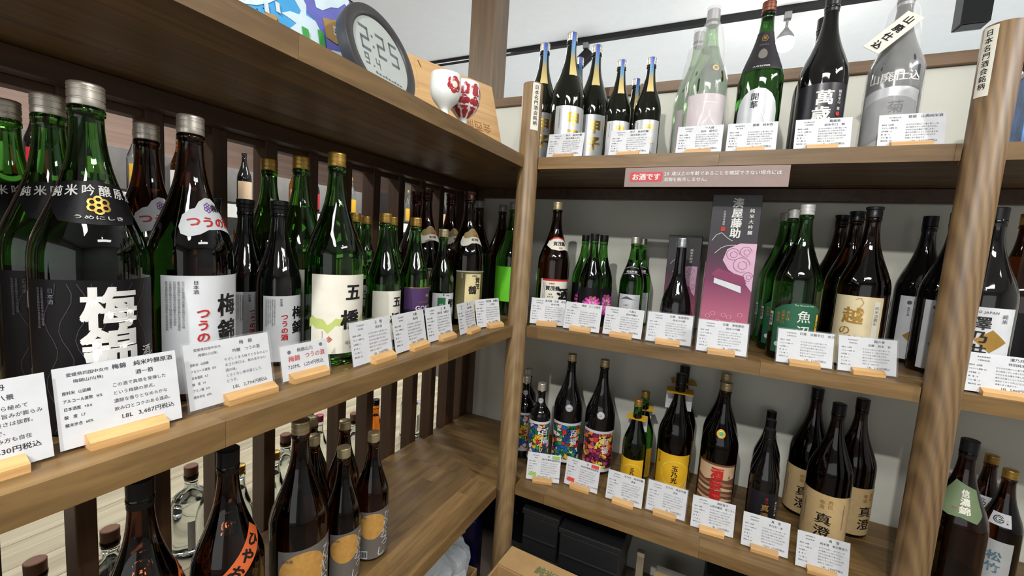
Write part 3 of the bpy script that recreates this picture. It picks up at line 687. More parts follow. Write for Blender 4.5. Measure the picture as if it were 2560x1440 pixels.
# ------------------------------------------------------------------ left bottom shelf
ZL = -.5075
b = bottle('sake_bottle', 'A', G_BROWN, C_BLACK, 'sleeve')
def diag(cx, cz, L_, w, ang):
    c, s = math.cos(ang), math.sin(ang); return [(cx+x*c-y*s, cz+x*s+y*c) for x, y in ((-L_/2, -w/2), (L_/2, -w/2), (L_/2, w/2), (-L_/2, w/2))]
an = DEG(46); F = Flat()
for i, ch in enumerate('ひやおろし'):
    t = .045-i*.0235; F.text(INK, ch, .021, .004+t*math.cos(an), .212+t*math.sin(an), bold=.04, rot=an-PI/2)
label(b, 'A', ORANGE, 0, 0, 0, 0, F, 'diagonal_label', diag(.004, .212, .135, .026, an), R0=.044)
label(b, 'A', BLACKP, -.06, .06, .02, .12)
OR = 'dark bottles with orange diagonal labels'
place(b, [(-.138, -.795, ZL, DEG(-22), 'large dark bottle with orange diagonal label facing forward', OR), (-.152, -.905, ZL, DEG(28), 'large dark bottle with orange label turned aside', OR)])
GOLDP = GRAD('sun_gold', [(0, (150, 104, 48)), (.5, (214, 164, 84)), (1, (196, 150, 78))], 1)
def sunny(b, kind, k):
    F = Flat(); F.disc(M('gold_sun_paper', (206, 156, 82), .5, var=.12, vs=90), -.018*k, .118*k, .042*k, .042*k, name='sun')
    for i, ch in enumerate('ひやおろし'): F.text(WHITE, ch, .034*k, (.034-.006*i+(.01 if i == 3 else 0))*k, (.138-.027*i)*k, bold=0.0, rot=-.12, squash=1.0)
    F.text(GREYINK, '日本酒', .006*k, -.044*k, .148*k)
    F.rect(PAPER, -.05*k, -.03*k, .014*k, .04*k, 'barcode')
    for i in range(7): F.rect(INK, (-.048+i*.0025)*k, (-.0468+i*.0025+(i % 3)*.0004)*k, .018*k, .037*k, 'bars')
    label(b, kind, GREYP, -.062*k, .062*k, .010*k, .166*k, F)
b = bottle('sake_bottle', 'A', G_BROWN, C_PALE); sunny(b, 'A', 1)
SN = 'brown bottles with grey labels and gold disc'
place(b, [(-.138, -.662, ZL, DEG(-10), 'large brown bottle with grey label and gold disc', SN)])
b = bottle('sake_bottle', 'B', G_BROWN, C_PALE); sunny(b, 'B', .745)
place(b, [(-.136, -.557, ZL, DEG(-10), 'small brown bottle with gold disc label beside the large one', SN), (-.135, -.470, ZL, DEG(-22), 'small brown gold disc bottle standing next to the empty board', SN), (-.232, -.556, ZL, DEG(-5), 'small brown bottle right behind the large gold disc bottle', SN), (-.316, -.492, ZL, DEG(0), 'small brown bottle at the rear of the gold disc group by the slats', SN), (-.237, -.462, ZL, DEG(-10), 'small brown bottle in the second row of the gold disc group', SN)])

# ------------------------------------------------------------------ right, top shelf
ZT = .515
SEALB = GRAD('neck_seal', [(0, (226, 206, 140)), (.4, (190, 170, 110)), (.62, (90, 150, 190)), (1, (58, 70, 170))], 2)
def kinoene(b, kind, k):
    F = Flat(); F.text(GOLD, '甲', .044*k, .004*k, .128*k, bold=.05).text(GOLD, '子', .046*k, .004*k, .076*k, bold=.05); smalltext(F, GREYINK, -.040*k, .155*k, 1, 14, .0042*k)
    label(b, kind, SILVERP, -.055*k, .055*k, .006*k, .166*k, F)
    d = KIND[kind]; v = []; f = []
    zz = [d['H']*.66+(d['H']*.335)*i/9 for i in range(10)]
    for z in zz:
        r = max(radius(kind, z), cap_r(kind, z))+.0008
        for s in (-.0055, 0, .0055): v.append((r*math.cos(s/.014), r*math.sin(s/.014), z))
    for i in range(9): f += [(3*i, 3*i+1, 3*i+4, 3*i+3), (3*i+1, 3*i+2, 3*i+5, 3*i+4)]
    mesh_obj('neck_seal', v, f, SEALB, b, True)
def cap_r(kind, z): return KIND[kind]['cr'] if z > KIND[kind]['cz'] else 0
b = bottle('sake_bottle', 'A', G_OLIVE, C_SILV); kinoene(b, 'A', 1)
KN = 'dark bottles with gold lettering on grey labels'
place(b, [(.072, .112, ZT, DEG(-50), 'large dark bottle with gold lettering, front one near the corner post', KN), (-.034, .150, ZT, DEG(-60), 'large dark gold lettered bottle partly behind the corner post', KN), (.042, .282, ZT, DEG(-50), 'large dark gold lettered bottle at the rear against the wall', KN), (.125, .212, ZT, DEG(-66), 'large dark gold lettered bottle behind the front one', KN)])
b = bottle('sake_bottle', 'B', G_OLIVE, C_SILV); kinoene(b, 'B', .70)
place(b, [(.232, .118, ZT, DEG(-66), 'small dark gold lettered bottle, the front one nearer the large bottles', KN), (.317, .126, ZT, DEG(-74), 'small dark gold lettered bottle, the front one nearer the green wrapped bottle', KN), (.250, .268, ZT, DEG(-60), 'small dark gold lettered bottle at the rear', KN)])
def film(b, kind, k=1.0, top=None, nm='film_wrap', r0=.056, mat=None, seed=0):
    d = KIND[kind]; prof = []
    for i in range(22):
        z = .002+(d['H']+.004)*i/21; r = max(radius(kind, z), cap_r(kind, z))
        taper = r0*(1-max(0, z-.15)/(d['H']-.15)*.62)
        prof.append((z, max(r+.0015, taper*k if z < d['H']*.9 else r+.0015)))
    o = lathe(nm, prof, mat or FILM, b, 56, cap0=False, cap1=True, wob=lambda a, z: .03*math.sin(a*7+z*30+seed)*math.sin(a*3+seed)+.012*math.sin(a*17-z*60)); return o
b = bottle('sake_bottle', 'A', M('pale_green_glass', (150, 200, 130), .03, trans=1, var=.02), C_GREY, 'sleeve')
F = Flat(); F.text(WHITE, '一', .04, .006, .142, bold=.01).text(WHITE, '人', .044, .006, .103, bold=-.002).text(WHITE, '娘', .036, .006, .06, bold=.0)
label(b, 'A', M('mauve_paper', (204, 188, 192), .5), -.055, .055, .02, .165, F)
F = Flat(); F.ring(YELLOW, .012, .233, .0085, .004).disc(M('holo_green', (60, 150, 110), .3, .5), .012, .233, .004)
label(b, 'A', BLACKP, 0, 0, 0, 0, F, 'seal', [(.008+.016*math.cos(i*PI/9), .233+.011*math.sin(i*PI/9)) for i in range(18)], R0=.045)
film(b, 'A')
PG = 'film wrapped pale green bottles'
place(b, [(.470, .112, ZT, DEG(-77), 'pale green bottle with mauve label in clear film', PG), (.432, .226, ZT, DEG(-80), 'pale green film wrapped bottle half hidden behind its twin', PG)])
b = bottle('sake_bottle', 'A', G_DGREEN, C_BROWN, 'screw')
F = Flat(); F.text(INK, '開', .019, -.006, .148, bold=.02).text(INK, '華', .019, -.006, .128, bold=.02)
F.line(WHITE, [(-.012, .03), (-.004, .07), (.006, .09), (.012, .107), (.02, .09), (.022, .06), (.012, .03)], .0022, 'drawing').line(WHITE, [(.0, .03), (.01, .06), (.014, .1)], .0018, 'drawing').line(WHITE, [(.004, .045), (.018, .07)], .0016, 'drawing')
label(b, 'A', SILVERP, 0, 0, 0, 0, F, 'label', [(-.05, .02), (.05, .02), (.05, .115), (.044, .138), (.032, .155), (.016, .166), (0, .169), (-.016, .166), (-.032, .155), (-.044, .138), (-.05, .115)])
F = Flat(); F.ring(GOLDINK, 0, .300, .0085, .0012).text(GOLDINK, '華', .010, 0, .300).text(GREYINK, '開華純米', .0055, 0, .282).disc(GREYP, 0, .256, .0075, .014).text(WHITE, '大谷石洞窟', .0045, 0, .222)
label(b, 'A', M('black_tag', (40, 38, 42), .4), 0, 0, 0, 0, F, 'neck_tag', [(-.03, .215), (.03, .215), (.03, .318), (-.03, .318)], R0=.030, off=.003)
place(b, [(.600, .117, ZT, DEG(-95), 'green bottle with arched silver label and black neck tag', None)])
b = bottle('sake_bottle', 'A', G_BLACK, C_BLACK, 'sleeve')
F = Flat(); F.text(WHITE, '萬', .036, .004, .138, bold=.03, squash=1.1).text(WHITE, '歳', .036, .0, .100, bold=.03, squash=1.1).text(WHITE, '楽', .036, -.002, .06, bold=.03).text(WHITE, '純米辛口', .008, .036, .152, 'v', .01, al='t').text(WHITE, '剱', .008, .036, .112, bold=.01).disc(RED, .036, .1, .005)
label(b, 'A', M('black_label', (30, 30, 36), .32), -.06, .06, .004, .172, F)
WB = 'black bottles with white brush lettering on the top shelf'
place(b, [(.738, .132, ZT, DEG(-93), 'large black bottle with white lettering and black label', WB), (.742, .246, ZT, DEG(-95), 'large black bottle hidden behind the white lettered one', WB)])
b = bottle('sake_bottle', 'A', M('smoke_glass', (62, 65, 67), .12, ior=1.45, coat=.4), C_GREY, 'sleeve')
F = Flat(); F.text(WHITE, '山廃仕込', .024, .002, .182, bold=.02, squash=1.05)
F.on_bottle(b, 'A', .0525, .001)
F = Flat(); F.poly(M('fog_grey', (150, 152, 152), .5), [(-.055, .12), (-.03, .132), (0, .138), (.03, .134), (.055, .124), (.055, .03), (.02, .06), (-.01, .04), (-.055, .02)], 'mountain').text(GREYINK, '菊', .03, .012, .112, bold=.02).text(GREYINK, '姫', .03, .012, .075, bold=.02)
label(b, 'A', SILVERP, 0, 0, 0, 0, F, 'label', [(-.058, .01), (.058, .01), (.058, .150), (.03, .157), (0, .159), (-.03, .157), (-.058, .150)])
film(b, 'A', seed=2, mat=M('white_film', (244, 244, 242), .25, alpha=.17))
lathe('cord', [(.318, .0205), (.321, .0215), (.324, .0205)], C_GREY, b, 30, cap0=False, cap1=False)
pc = Vector((.050, -.012, .282)); ex = Vector((-.25, .62, .62)).normalized(); nn = Vector((.9, .1, .35)); nn = (nn-ex*nn.dot(ex)).normalized(); ey = nn.cross(ex)
o = mesh_obj('paper_tag', [tuple(pc+ex*x+ey*y+nn*t) for t in (0, .0012) for x, y in ((-.052, -.021), (.052, -.021), (.052, .021), (-.052, .021))], [(3, 2, 1, 0), (4, 5, 6, 7), (0, 1, 5, 4), (1, 2, 6, 5), (2, 3, 7, 6), (3, 0, 4, 7)], CREAM, b)
F = Flat()
for i, ch in enumerate('山廃仕込'): F.text(INK, ch, .02, .036-.024*i, 0, bold=.03, rot=-PI/2)
F.on_plane(o, lambda x, y, d: tuple(pc+ex*x+ey*y+nn*(d+.0014)))
place(b, [(.886, .155, ZT, DEG(-108), 'grey bottle in white film with a cream tag tied to its neck', None)])
b = bottle('sake_bottle', 'A', G_BROWN, C_GOLD)
label(b, 'A', CREAM, -.05, .05, .03, .16)
place(b, [(1.135, .17, ZT, DEG(-110), 'brown bottle on the top shelf beyond the grained post', None)])
bx = empty('gift_box', (1.12, .075, ZT), DEG(-8)); tag(bx, 'blue and white carton beyond the grained post on the top shelf', 'box')
box('body', -.04, .04, -.03, .03, 0, .15, M('blue_print', (86, 132, 196), .4, var=.4, vs=30), bx, .001); box('lid', -.041, .041, -.031, .031, .1505, .162, PAPER, bx, .001)

# ------------------------------------------------------------------ right, middle shelf
b = bottle('sake_bottle', 'A', G_BROWN, C_PALE)
F = Flat(); F.rect(RED, -.05, .05, .141, .147, 'band').text(INK, '賀茂鶴', .0155, -.014, .118, bold=.03).text(RED, '本醸造', .006, -.018, .133).text(INK, '酒', .052, .026, .095, bold=.04)
smalltext(F, GREYINK, -.045, .135, 2, 14, .004); F.text(GREYINK, '清酒', .006, -.02, .098).text(GREYINK, '吾輩の酒', .005, -.02, .09)
label(b, 'A', CREAM, -.055, .055, .01, .147, F)
F = Flat(); F.poly(RED, [(-.034, .268), (-.02, .276), (0, .279), (.02, .276), (.034, .268), (.034, .272), (.02, .281), (0, .284), (-.02, .281), (-.034, .272)], 'band').text(INK, '賀茂鶴', .0145, .004, .262, bold=.03).text(RED, '特選', .006, .006, .248)
label(b, 'A', CREAM, 0, 0, 0, 0, F, 'shoulder_label', [(-.04, .256), (-.02, .243), (0, .240), (.02, .243), (.04, .238), (.036, .27), (.02, .281), (0, .284), (-.02, .281), (-.036, .27)], R0=.036)
place(b, [(.060, .130, 0, DEG(-52), 'large dark brown bottle with cream labels and red bands next to the corner post', None)])
b = bottle('sake_bottle', 'B', G_GREEN, C_BLACK)
F = Flat()
for rr, n, mt in ((.032, 14, DPINK), (.025, 12, PINK), (.017, 9, M('light_pink', (240, 160, 215), .45))):
    for i in range(n):
        a = 2*PI*i/n; F.poly(mt, [(rr*.35*math.cos(a-.25), .074+rr*.35*math.sin(a-.25)), (rr*math.cos(a-.16), .074+rr*math.sin(a-.16)), (rr*1.08*math.cos(a), .074+rr*1.08*math.sin(a)), (rr*math.cos(a+.16), .074+rr*math.sin(a+.16)), (rr*.35*math.cos(a+.25), .074+rr*.35*math.sin(a+.25))], 'petal')
F.disc(PINK, 0, .074, .008, name='petal').text(GOLD, '春', .015, 0, .098, bold=.02).text(GOLD, '鹿', .015, 0, .078, bold=.02)
label(b, 'B', BLACKP, -.05, .05, .01, .132, F)
PF = 'small green bottles with pink flower labels'
place(b, [(.196, .112, 0, DEG(-62), 'small green bottle with pink flower label, in front', PF), (.122, .272, 0, DEG(-60), 'small green bottle with flower label at the rear, by the cream labelled bottle', PF), (.206, .196, 0, DEG(-40), 'small green bottle with flower label right behind the front one', PF)])
b = bottle('sake_bottle', 'B', G_GREEN, C_SILV)
F = Flat(); F.poly(GREYINK, [(-.03, .098), (-.018, .104), (-.008, .109), (.0, .106), (.012, .1), (.03, .097), (.01, .0985), (-.01, .1)], 'mountain').text(GREYINK, '八海山', .006, -.008, .08).text(GREYINK, '純米吟醸', .004, -.008, .07)
label(b, 'B', PAPER, -.036, .036, .01, .115, F)
F = Flat(); F.text(WHITE, '純米吟醸', .0085, 0, .188, bold=.02).line(WHITE, [(-.024, .178), (-.012, .182), (0, .1835), (.012, .182), (.024, .178)], .001).line(WHITE, [(-.024, .198), (-.012, .202), (0, .2035), (.012, .202), (.024, .198)], .001)
label(b, 'B', BLACKP, 0, 0, 0, 0, F, 'shoulder_label', [(-.026, .172), (-.012, .177), (0, .1785), (.012, .177), (.026, .172), (.026, .2), (.012, .206), (0, .2075), (-.012, .206), (-.026, .2)], R0=.028)
MG = 'small green bottles with grey mountain labels'
place(b, [(.304, .216, 0, DEG(-86), 'small green bottle with white mountain label and black arch label', MG), (.312, .325, 0, DEG(-80), 'small green bottle with mountain label behind its twin', MG)])
b = bottle('sake_bottle', 'N', G_BLACK, M('bright_silver_cap', (206, 210, 214), .25, .9))
place(b, [(.452, .112, 0, DEG(-90), 'black long necked bottle with bright silver cap before the small carton', None)])
BOXM = GRAD('carton_print', [(0, (214, 140, 150)), (.22, (178, 96, 122)), (.45, (112, 44, 82)), (.62, (58, 36, 50)), (.72, (44, 40, 46)), (1, (44, 42, 46))], 2)
LILAC = M('lilac_ink', (206, 166, 190), .45); SWIRL = M('swirl_ink', (120, 84, 110), .45)
def carton(lab, x, y, w, d, h, rz, full):
    r = empty('sake_carton', (x, y, 0), rz); tag(r, lab, 'carton', 'black and pink sake cartons')
    box('body', -w/2, w/2, -d/2, d/2, 0, h, BOXM, r, .0012)
    k = h/.42; F = Flat()
    F.poly(LILAC, [(-.01*k, .275*k), (.02*k, .292*k), (.058*k, .292*k), (.058*k, .165*k), (.03*k, .2*k), (-.002*k, .22*k), (-.018*k, .245*k)], 'cloud')
    for cx, cy, rr in ((.005, .262, .016), (.035, .27, .014), (.028, .235, .02), (.046, .205, .012)): F.ring(SWIRL, cx*k, cy*k, rr*k, .0014*k, 24, 0, 5.2, name='swirl').ring(SWIRL, (cx+.002)*k, (cy-.001)*k, rr*.55*k, .0012*k, 20, 2, 8, name='swirl')
    F.poly(M('dark_rose', (132, 56, 92), .45), [(-.042*k, .205*k), (-.028*k, .222*k), (.036*k, .205*k), (.044*k, .186*k), (.03*k, .18*k), (-.03*k, .196*k)], 'bridge').poly(PAPER, [(-.034*k, .196*k), (.032*k, .178*k), (.034*k, .160*k), (-.034*k, .182*k)], 'bridge_side')
    F.line(WHITE, [(-.05*k, .296*k), (-.04*k, .312*k), (-.028*k, .318*k), (-.012*k, .304*k), (.0*k, .297*k)], .0012*k, 'outline').line(WHITE, [(-.04*k, .262*k), (-.025*k, .278*k), (-.01*k, .285*k), (.01*k, .287*k)], .0012*k, 'outline')
    if full:
        F.text(WHITE, '湊屋藤助', .0265*k, .004*k, .398*k, 'v', .03, al='t', gap=1.0).text(WHITE, '純米大吟醸', .0115*k, .038*k, .378*k, 'v', .015, al='t', gap=1.25).text(WHITE, '白瀧酒造謹製', .0058*k, -.026*k, .374*k, 'v', .0, al='t', gap=1.15).rect(RED, -.031*k, -.021*k, .322*k, .334*k, 'seal')
    else: F.text(WHITE, '純米大吟醸', .012*k, .03*k, .36*k, 'v', .01, al='t')
    for q in range(7): F.ring(M('pale_rose', (230, 190, 196), .5), (-.04+q*.013)*k, (.09+.012*math.sin(q*2.3))*k, .006*k, .0008*k, 10, name='wave')
    F.on_plane(r, lambda X, Z, dd: (X, -d/2-dd, Z))
carton('tall black and pink carton with white vertical lettering', .578, .13, .117, .1, .42, 0, True)
carton('short black and pink carton behind the long necked bottle', .451, .295, .098, .085, .314, 0, False)
b = bottle('sake_bottle', 'A', G_GREEN, M('white_cap', (214, 214, 210), .4, .3))
F = Flat(); F.text(WHITE, '魚', .032, .010, .118, bold=.01).text(WHITE, '沼', .032, .010, .08, bold=.01).text(GOLDINK, 'あと味', .0085, -.024, .126, 'v', .01, al='t').text(GOLDINK, '淡麗辛口', .0085, -.035, .126, 'v', .01, al='t').text(GOLDINK, '純米酒', .0085, -.046, .12, 'v', .01, al='t')
F.rect(YELLOW, .041, .049, .05, .125, 'side_strip').text(INK, '純米酒', .006, .045, .1, 'v', .01).text(WHITE, 'Dry Flavored Sake', .005, .008, .146).disc(PAPER, -.042, .042, .006)
label(b, 'A', GREENP, 0, 0, 0, 0, F, 'label', [(-.058, .02), (.056, .02), (.056, .135), (.035, .147), (.01, .152), (-.015, .150), (-.04, .142), (-.058, .13)])
F = Flat()
for i in range(9): F.rect(INK, -.006, .006, .09+i*.003, .0912+i*.003+(i % 3)*.0005, 'bars')
label(b, 'A', PAPER, -.007, .007, .086, .122, F, 'barcode', az=-1.35)
UG = 'green bottles with dark green labels in a file'
place(b, [(.739, .102, 0, DEG(-84), 'green bottle with dark green label, front of its file', UG), (.727, .209, 0, DEG(-84), 'green bottle with dark green label, second of its file', UG), (.722, .316, 0, DEG(-84), 'green bottle with dark green label, rearmost of its file', UG)])
b = bottle('sake_bottle', 'A', G_BROWN, C_BLACK, 'crown')
F = Flat(); F.text(GOLDINK, '越', .042, -.004, .132, bold=.03).text(GOLDINK, 'の', .026, -.016, .095, bold=.02).text(GOLDINK, '誉', .04, .008, .065, bold=.03).line(GOLDINK, [(-.002, .172), (.008, .176), (.014, .165), (.004, .146), (.012, .138)], .0012).rect(CREAM, .034, .046, .03, .17, 'strip').text(GREYINK, '純米淡麗彩', .009, .040, .155, 'v', .0, al='t')
label(b, 'A', M('beige_paper', (216, 202, 164), .65), -.052, .054, .008, .180, F)
EG = 'brown bottles with beige labels in a file'
place(b, [(.880, .128, 0, DEG(-114), 'brown bottle with beige label and gold lettering, front of its file', EG), (.873, .236, 0, DEG(-70), 'brown bottle with beige label, second of its file', EG), (.864, .344, 0, DEG(-75), 'brown bottle with beige label, rearmost of its file', EG)])
b = bottle('sake_bottle', 'A', G_BLACK, C_BLACK, 'sleeve')
F = Flat(); F.poly(GOLDINK, [(.0, .11), (.026, .135), (.052, .11), (.026, .085)], 'diamond').poly(GOLDINK, [(-.045, .075), (-.02, .1), (.005, .075), (-.02, .05)], 'diamond').text(INK, '澤', .03, .008, .148, bold=.03).text(INK, '乃', .028, .008, .118, bold=.03).text(INK, '井', .028, .008, .088, bold=.03).text(GREYINK, 'O JAPAN', .007, .016, .172).text(GREYINK, '純米', .01, .042, .16, 'v').disc(GREYINK, -.04, .165, .005).text(GREYINK, '東京の酒', .006, -.04, .15, 'v', 0, al='t')
label(b, 'A', PAPER, -.062, .062, .012, .182, F)
SW = 'black bottles with white labels and gold diamonds'
place(b, [(1.086, .102, 0, DEG(-118), 'white labelled black bottle with gold diamonds, right beside the grained post', SW), (1.064, .210, 0, DEG(-80), 'black bottle with gold diamonds, middle one of its file', SW), (1.050, .318, 0, DEG(-80), 'black bottle with gold diamonds, rearmost of its file', SW)])
b = bottle('sake_bottle', 'A', G_BROWN, C_GOLD); label(b, 'A', BLACKP, -.05, .05, .02, .17)
place(b, [(1.188, .215, 0, DEG(-120), 'dark bottle with wide gold cap beyond the grained post', None)])

# ------------------------------------------------------------------ right, bottom shelf
ARTB = ART('blue_green_art', [(20, 110, 62), (44, 96, 176), (228, 178, 48), (200, 48, 52), (240, 190, 170), (60, 150, 84), (30, 68, 120), (225, 225, 220)])
ARTR = ART('red_yellow_art', [(226, 110, 52), (122, 36, 78), (214, 216, 70), (206, 60, 70), (240, 140, 70), (180, 80, 130), (236, 196, 90), (70, 34, 54)], scale=70)
def art(b, kind, mat, z0, z1, w, seal_z, seal_r, R, gold=False):
    label(b, kind, PAPER, -w-.003, w+.003, z0, z1, None, 'label_border')
    F = Flat(); q = (z1-z0)/.14; F.text(WHITE, '百', .026*q, .022*q, z0+.105*q, bold=.02).text(WHITE, '福', .026*q, .022*q, z0+.076*q, bold=.02)
    label(b, kind, mat, -w, w, z0+.012, z1-.009, F, 'label', off=.0008)
    F = Flat(); F.ring(GREYINK, 0, seal_z, seal_r*.85, .0008).text(GOLDINK if gold else GREYINK, '森' if gold else 'PRIZE', seal_r*(.9 if gold else .42), 0, seal_z, bold=.01)
    label(b, kind, PAPER if gold else SILVERP, 0, 0, 0, 0, F, 'seal', [(seal_r*math.cos(i*PI/10), seal_z+seal_r*math.sin(i*PI/10)) for i in range(20)], R0=R)
b = bottle('sake_bottle', 'D', G_BLACK, C_SILV); art(b, 'D', ARTB, .03, .174, .056, .242, .0095, .0142)
AB = 'small black bottles with blue and green patterned labels'
place(b, [(.044, .152, ZR, DEG(-75), 'small black bottle with blue and green patterned label, front of three', AB), (-.034, .192, ZR, DEG(-66), 'small black bottle with patterned label, half behind the corner post', AB), (-.062, .280, ZR, DEG(-70), 'small black bottle with patterned label, rearmost behind the corner post', AB)])
b = bottle('sake_bottle', 'A', G_BLACK, C_PALE); art(b, 'A', ARTB, .012, .158, .06, .213, .0125, .0505)
place(b, [(.116, .248, ZR, DEG(-70), 'large black bottle with blue and green patterned label', None)])
b = bottle('sake_bottle', 'A', G_BLACK, C_PALE); art(b, 'A', ARTR, .012, .158, .06, .213, .0125, .0505, True)
place(b, [(.234, .250, ZR, DEG(-76), 'large black bottle with red and yellow patterned label', None)])
def tama(b, kind, k, tz):
    F = Flat(); F.ring(M('pale_yellow', (240, 214, 110), .45), .008*k, .085*k, .042*k, .002*k, 40).text(INK, '玉乃光', .019*k, .008*k, .103*k, 'v', .03, al='t').text(INK, '純米吟醸', .008*k, -.044*k, .138*k, 'v', .0, al='t').line(PAPER, [(.034*k, .03*k), (.046*k, .045*k), (.05*k, .06*k)], .004*k)
    label(b, kind, YELLOW, -.058*k, .058*k, .008*k, .147*k, F)
    z = tz; w = .036*k+.004
    o = mesh_obj('neck_tag', [(-w*.5, -w, z-.001), (w*.75, -w, z-.006), (w*.75, w, z-.006), (-w*.5, w, z-.001), (-w*.5, -w, z), (w*.75, -w, z-.005), (w*.75, w, z-.005), (-w*.5, w, z)], [(0, 3, 2, 1), (4, 5, 6, 7), (0, 1, 5, 4), (1, 2, 6, 5), (2, 3, 7, 6), (3, 0, 4, 7)], YELLOW, b)
    mesh_obj('tag_flap', [(-w*.5, -w, z), (-w*.5, w, z), (-w*.62, w, z-.075*k), (-w*.62, -w, z-.075*k), (-w*.5-.001, -w, z), (-w*.5-.001, w, z), (-w*.62-.001, w, z-.075*k), (-w*.62-.001, -w, z-.075*k)], [(0, 1, 2, 3), (7, 6, 5, 4), (0, 3, 7, 4), (1, 5, 6, 2), (2, 6, 7, 3), (0, 4, 5, 1)], PAPER, o)
    F = Flat(); F.disc(RED, 0, 0, .004); F.on_plane(o, lambda x, y, d: (.020+y, x, z-.0028+d))
b = bottle('sake_bottle', 'B', G_GREEN, C_GOLD); tama(b, 'B', .74, .243)
TM = 'bottles with yellow labels and neck tags'
place(b, [(.366, .198, ZR, DEG(-93), 'small green bottle with yellow label and yellow neck tag', TM), (.374, .296, ZR, DEG(-70), 'small green bottle with yellow label behind its twin', TM)])
b = bottle('sake_bottle', 'A', G_BROWN, C_BLACK, 'sleeve'); tama(b, 'A', 1, .345)
place(b, [(.484, .240, ZR, DEG(-86), 'large brown bottle with yellow label and yellow neck tag', TM), (.488, .353, ZR, DEG(-80), 'large brown black capped bottle behind the yellow labelled one', TM)])
b = bottle('sake_bottle', 'A', G_BROWN, C_PALE)
BRN = M('brown_print', (112, 74, 56), .5, var=.2, vs=30); LBR = M('light_brown_print', (206, 176, 140), .5)
F = Flat(); F.poly(LBR, [(-.055, .15), (.055, .15), (.055, .115), (.03, .108), (.0, .112), (-.03, .10), (-.055, .112)], 'sky')
for i in range(5): F.poly(LBR if i % 2 else M('mid_brown_print', (160, 120, 92), .5), [(-.055, .1-i*.016), (-.02, .094-i*.016), (.02, .1-i*.016), (.055, .092-i*.016), (.055, .086-i*.016), (.02, .09-i*.016), (-.02, .086-i*.016), (-.055, .09-i*.016)], 'hill')
for i, ch in enumerate('酒呑童子'): F.text(RED, ch, .034, .002, .128-i*.031, bold=.05)
F.text(INK, '山廃', .006, .036, .12, 'v')
label(b, 'A', BRN, -.06, .06, .012, .156, F)
F = Flat(); F.ring(YELLOW, 0, .247, .012, .004).disc(M('holo_green', (60, 150, 110), .3, .5), 0, .247, .006)
label(b, 'A', GOLD, 0, 0, 0, 0, F, 'seal', [(.0125*math.cos(i*PI/10), .247+.0125*math.sin(i*PI/10)) for i in range(20)], R0=.041)
SD = 'brown bottles with red lettering'
place(b, [(.614, .236, ZR, DEG(-92), 'large brown bottle with red lettering on a brown label and a gold seal', SD), (.616, .352, ZR, DEG(-92), 'large brown bottle hidden behind the red lettered one', SD)])
b = bottle('sake_bottle', 'B', G_BLACK, C_BLACK, 'sleeve')
F = Flat(); F.text(GOLDINK, '真', .021, .004, .084, bold=.02).text(GOLDINK, '澄', .021, .004, .06, bold=.02).text(RED, '辛口', .009, .006, .106, 'v', .0).text(WHITE, '辛口生一本', .0085, .034, .1, 'v', .02, al='t')
label(b, 'B', M('black_label', (30, 30, 36), .32), -.045, .045, .01, .128, F)
KB = 'small black bottles with gold lettering in single file'
place(b, [(.734, .178, ZR, DEG(-88), 'small black bottle with gold lettering, front of its file', KB), (.745, .265, ZR, DEG(-88), 'small black bottle with gold lettering, second of its file', KB), (.756, .352, ZR, DEG(-88), 'small black bottle with gold lettering, rearmost of its file', KB)])
b = bottle('sake_bottle', 'A', G_BROWN, C_BLACK, 'sleeve')
F = Flat(); F.text(INK, '真', .034, 0, .083, bold=.02, squash=1.15).text(INK, '澄', .034, 0, .046, bold=.02, squash=1.15).text(GOLDINK, '奥伝', .012, .012, .128, 'v', .01).text(GOLDINK, '寒造', .012, -.006, .124, 'v', .01)
smalltext(F, GREYINK, .045, .13, 1, 16, .0045); smalltext(F, GREYINK, -.048, .12, 1, 16, .0045)
label(b, 'A', TAN, -.075, .075, .012, .152, F)
MS = 'brown bottles with tan labels'
place(b, [(.893, .224, ZR, DEG(-104), 'brown bottle with tan label and black lettering, in front', MS), (.970, .322, ZR, DEG(-56), 'brown bottle with tan label behind on the side of the grained post', MS), (.868, .356, ZR, DEG(-104), 'brown bottle with tan label at the rear, by the wall', MS)])
b = bottle('sake_bottle', 'A', G_BROWN, C_BLACK, 'sleeve')
F = Flat(); F.text(CREAM, '信濃錦', .017, .008, .262, 'v', .03).text(RED, '純米', .004, -.006, .245)
label(b, 'A', M('sage_paper', (106, 124, 90), .6), 0, 0, 0, 0, F, 'shoulder_label', [(-.034, .235), (-.012, .226), (.004, .229), (.024, .222), (.036, .24), (.036, .29), (-.02, .305), (-.034, .28)], R0=.036)
place(b, [(1.112, .112, ZR, DEG(-112), 'large dark bottle with sage green neck label beyond the grained post', None)])
b = bottle('sake_bottle', 'B', G_BROWN, C_GOLD)
F = Flat(); F.ring(INK, -.003, .178, .009, .0018, 30, .6, 6.0).ring(INK, -.003, .178, .0055, .0014, 24, 0, 5.4).rect(INK, -.003, .0055, .1765, .1785).text(INK, '一ノ蔵', .0035, .0105, .176, 'v')
label(b, 'B', PAPER, -.017, .017, .163, .193, F, 'shoulder_label', R0=.031)
F = Flat(); F.text(M('teal_grey', (90, 120, 130), .5), '松', .026, .0, .085, bold=.03).text(MATS['teal_grey'], '竹', .026, .0, .055, bold=.03)
label(b, 'B', SILVERP, -.03, .03, .01, .125, F)
GL_ = 'small dark bottles with a round monogram label'
place(b, [(1.257, .258, ZR, DEG(-118), 'small dark bottle with round monogram label, nearer', GL_), (1.262, .347, ZR, DEG(-118), 'small dark bottle with round monogram label, farther', GL_)])
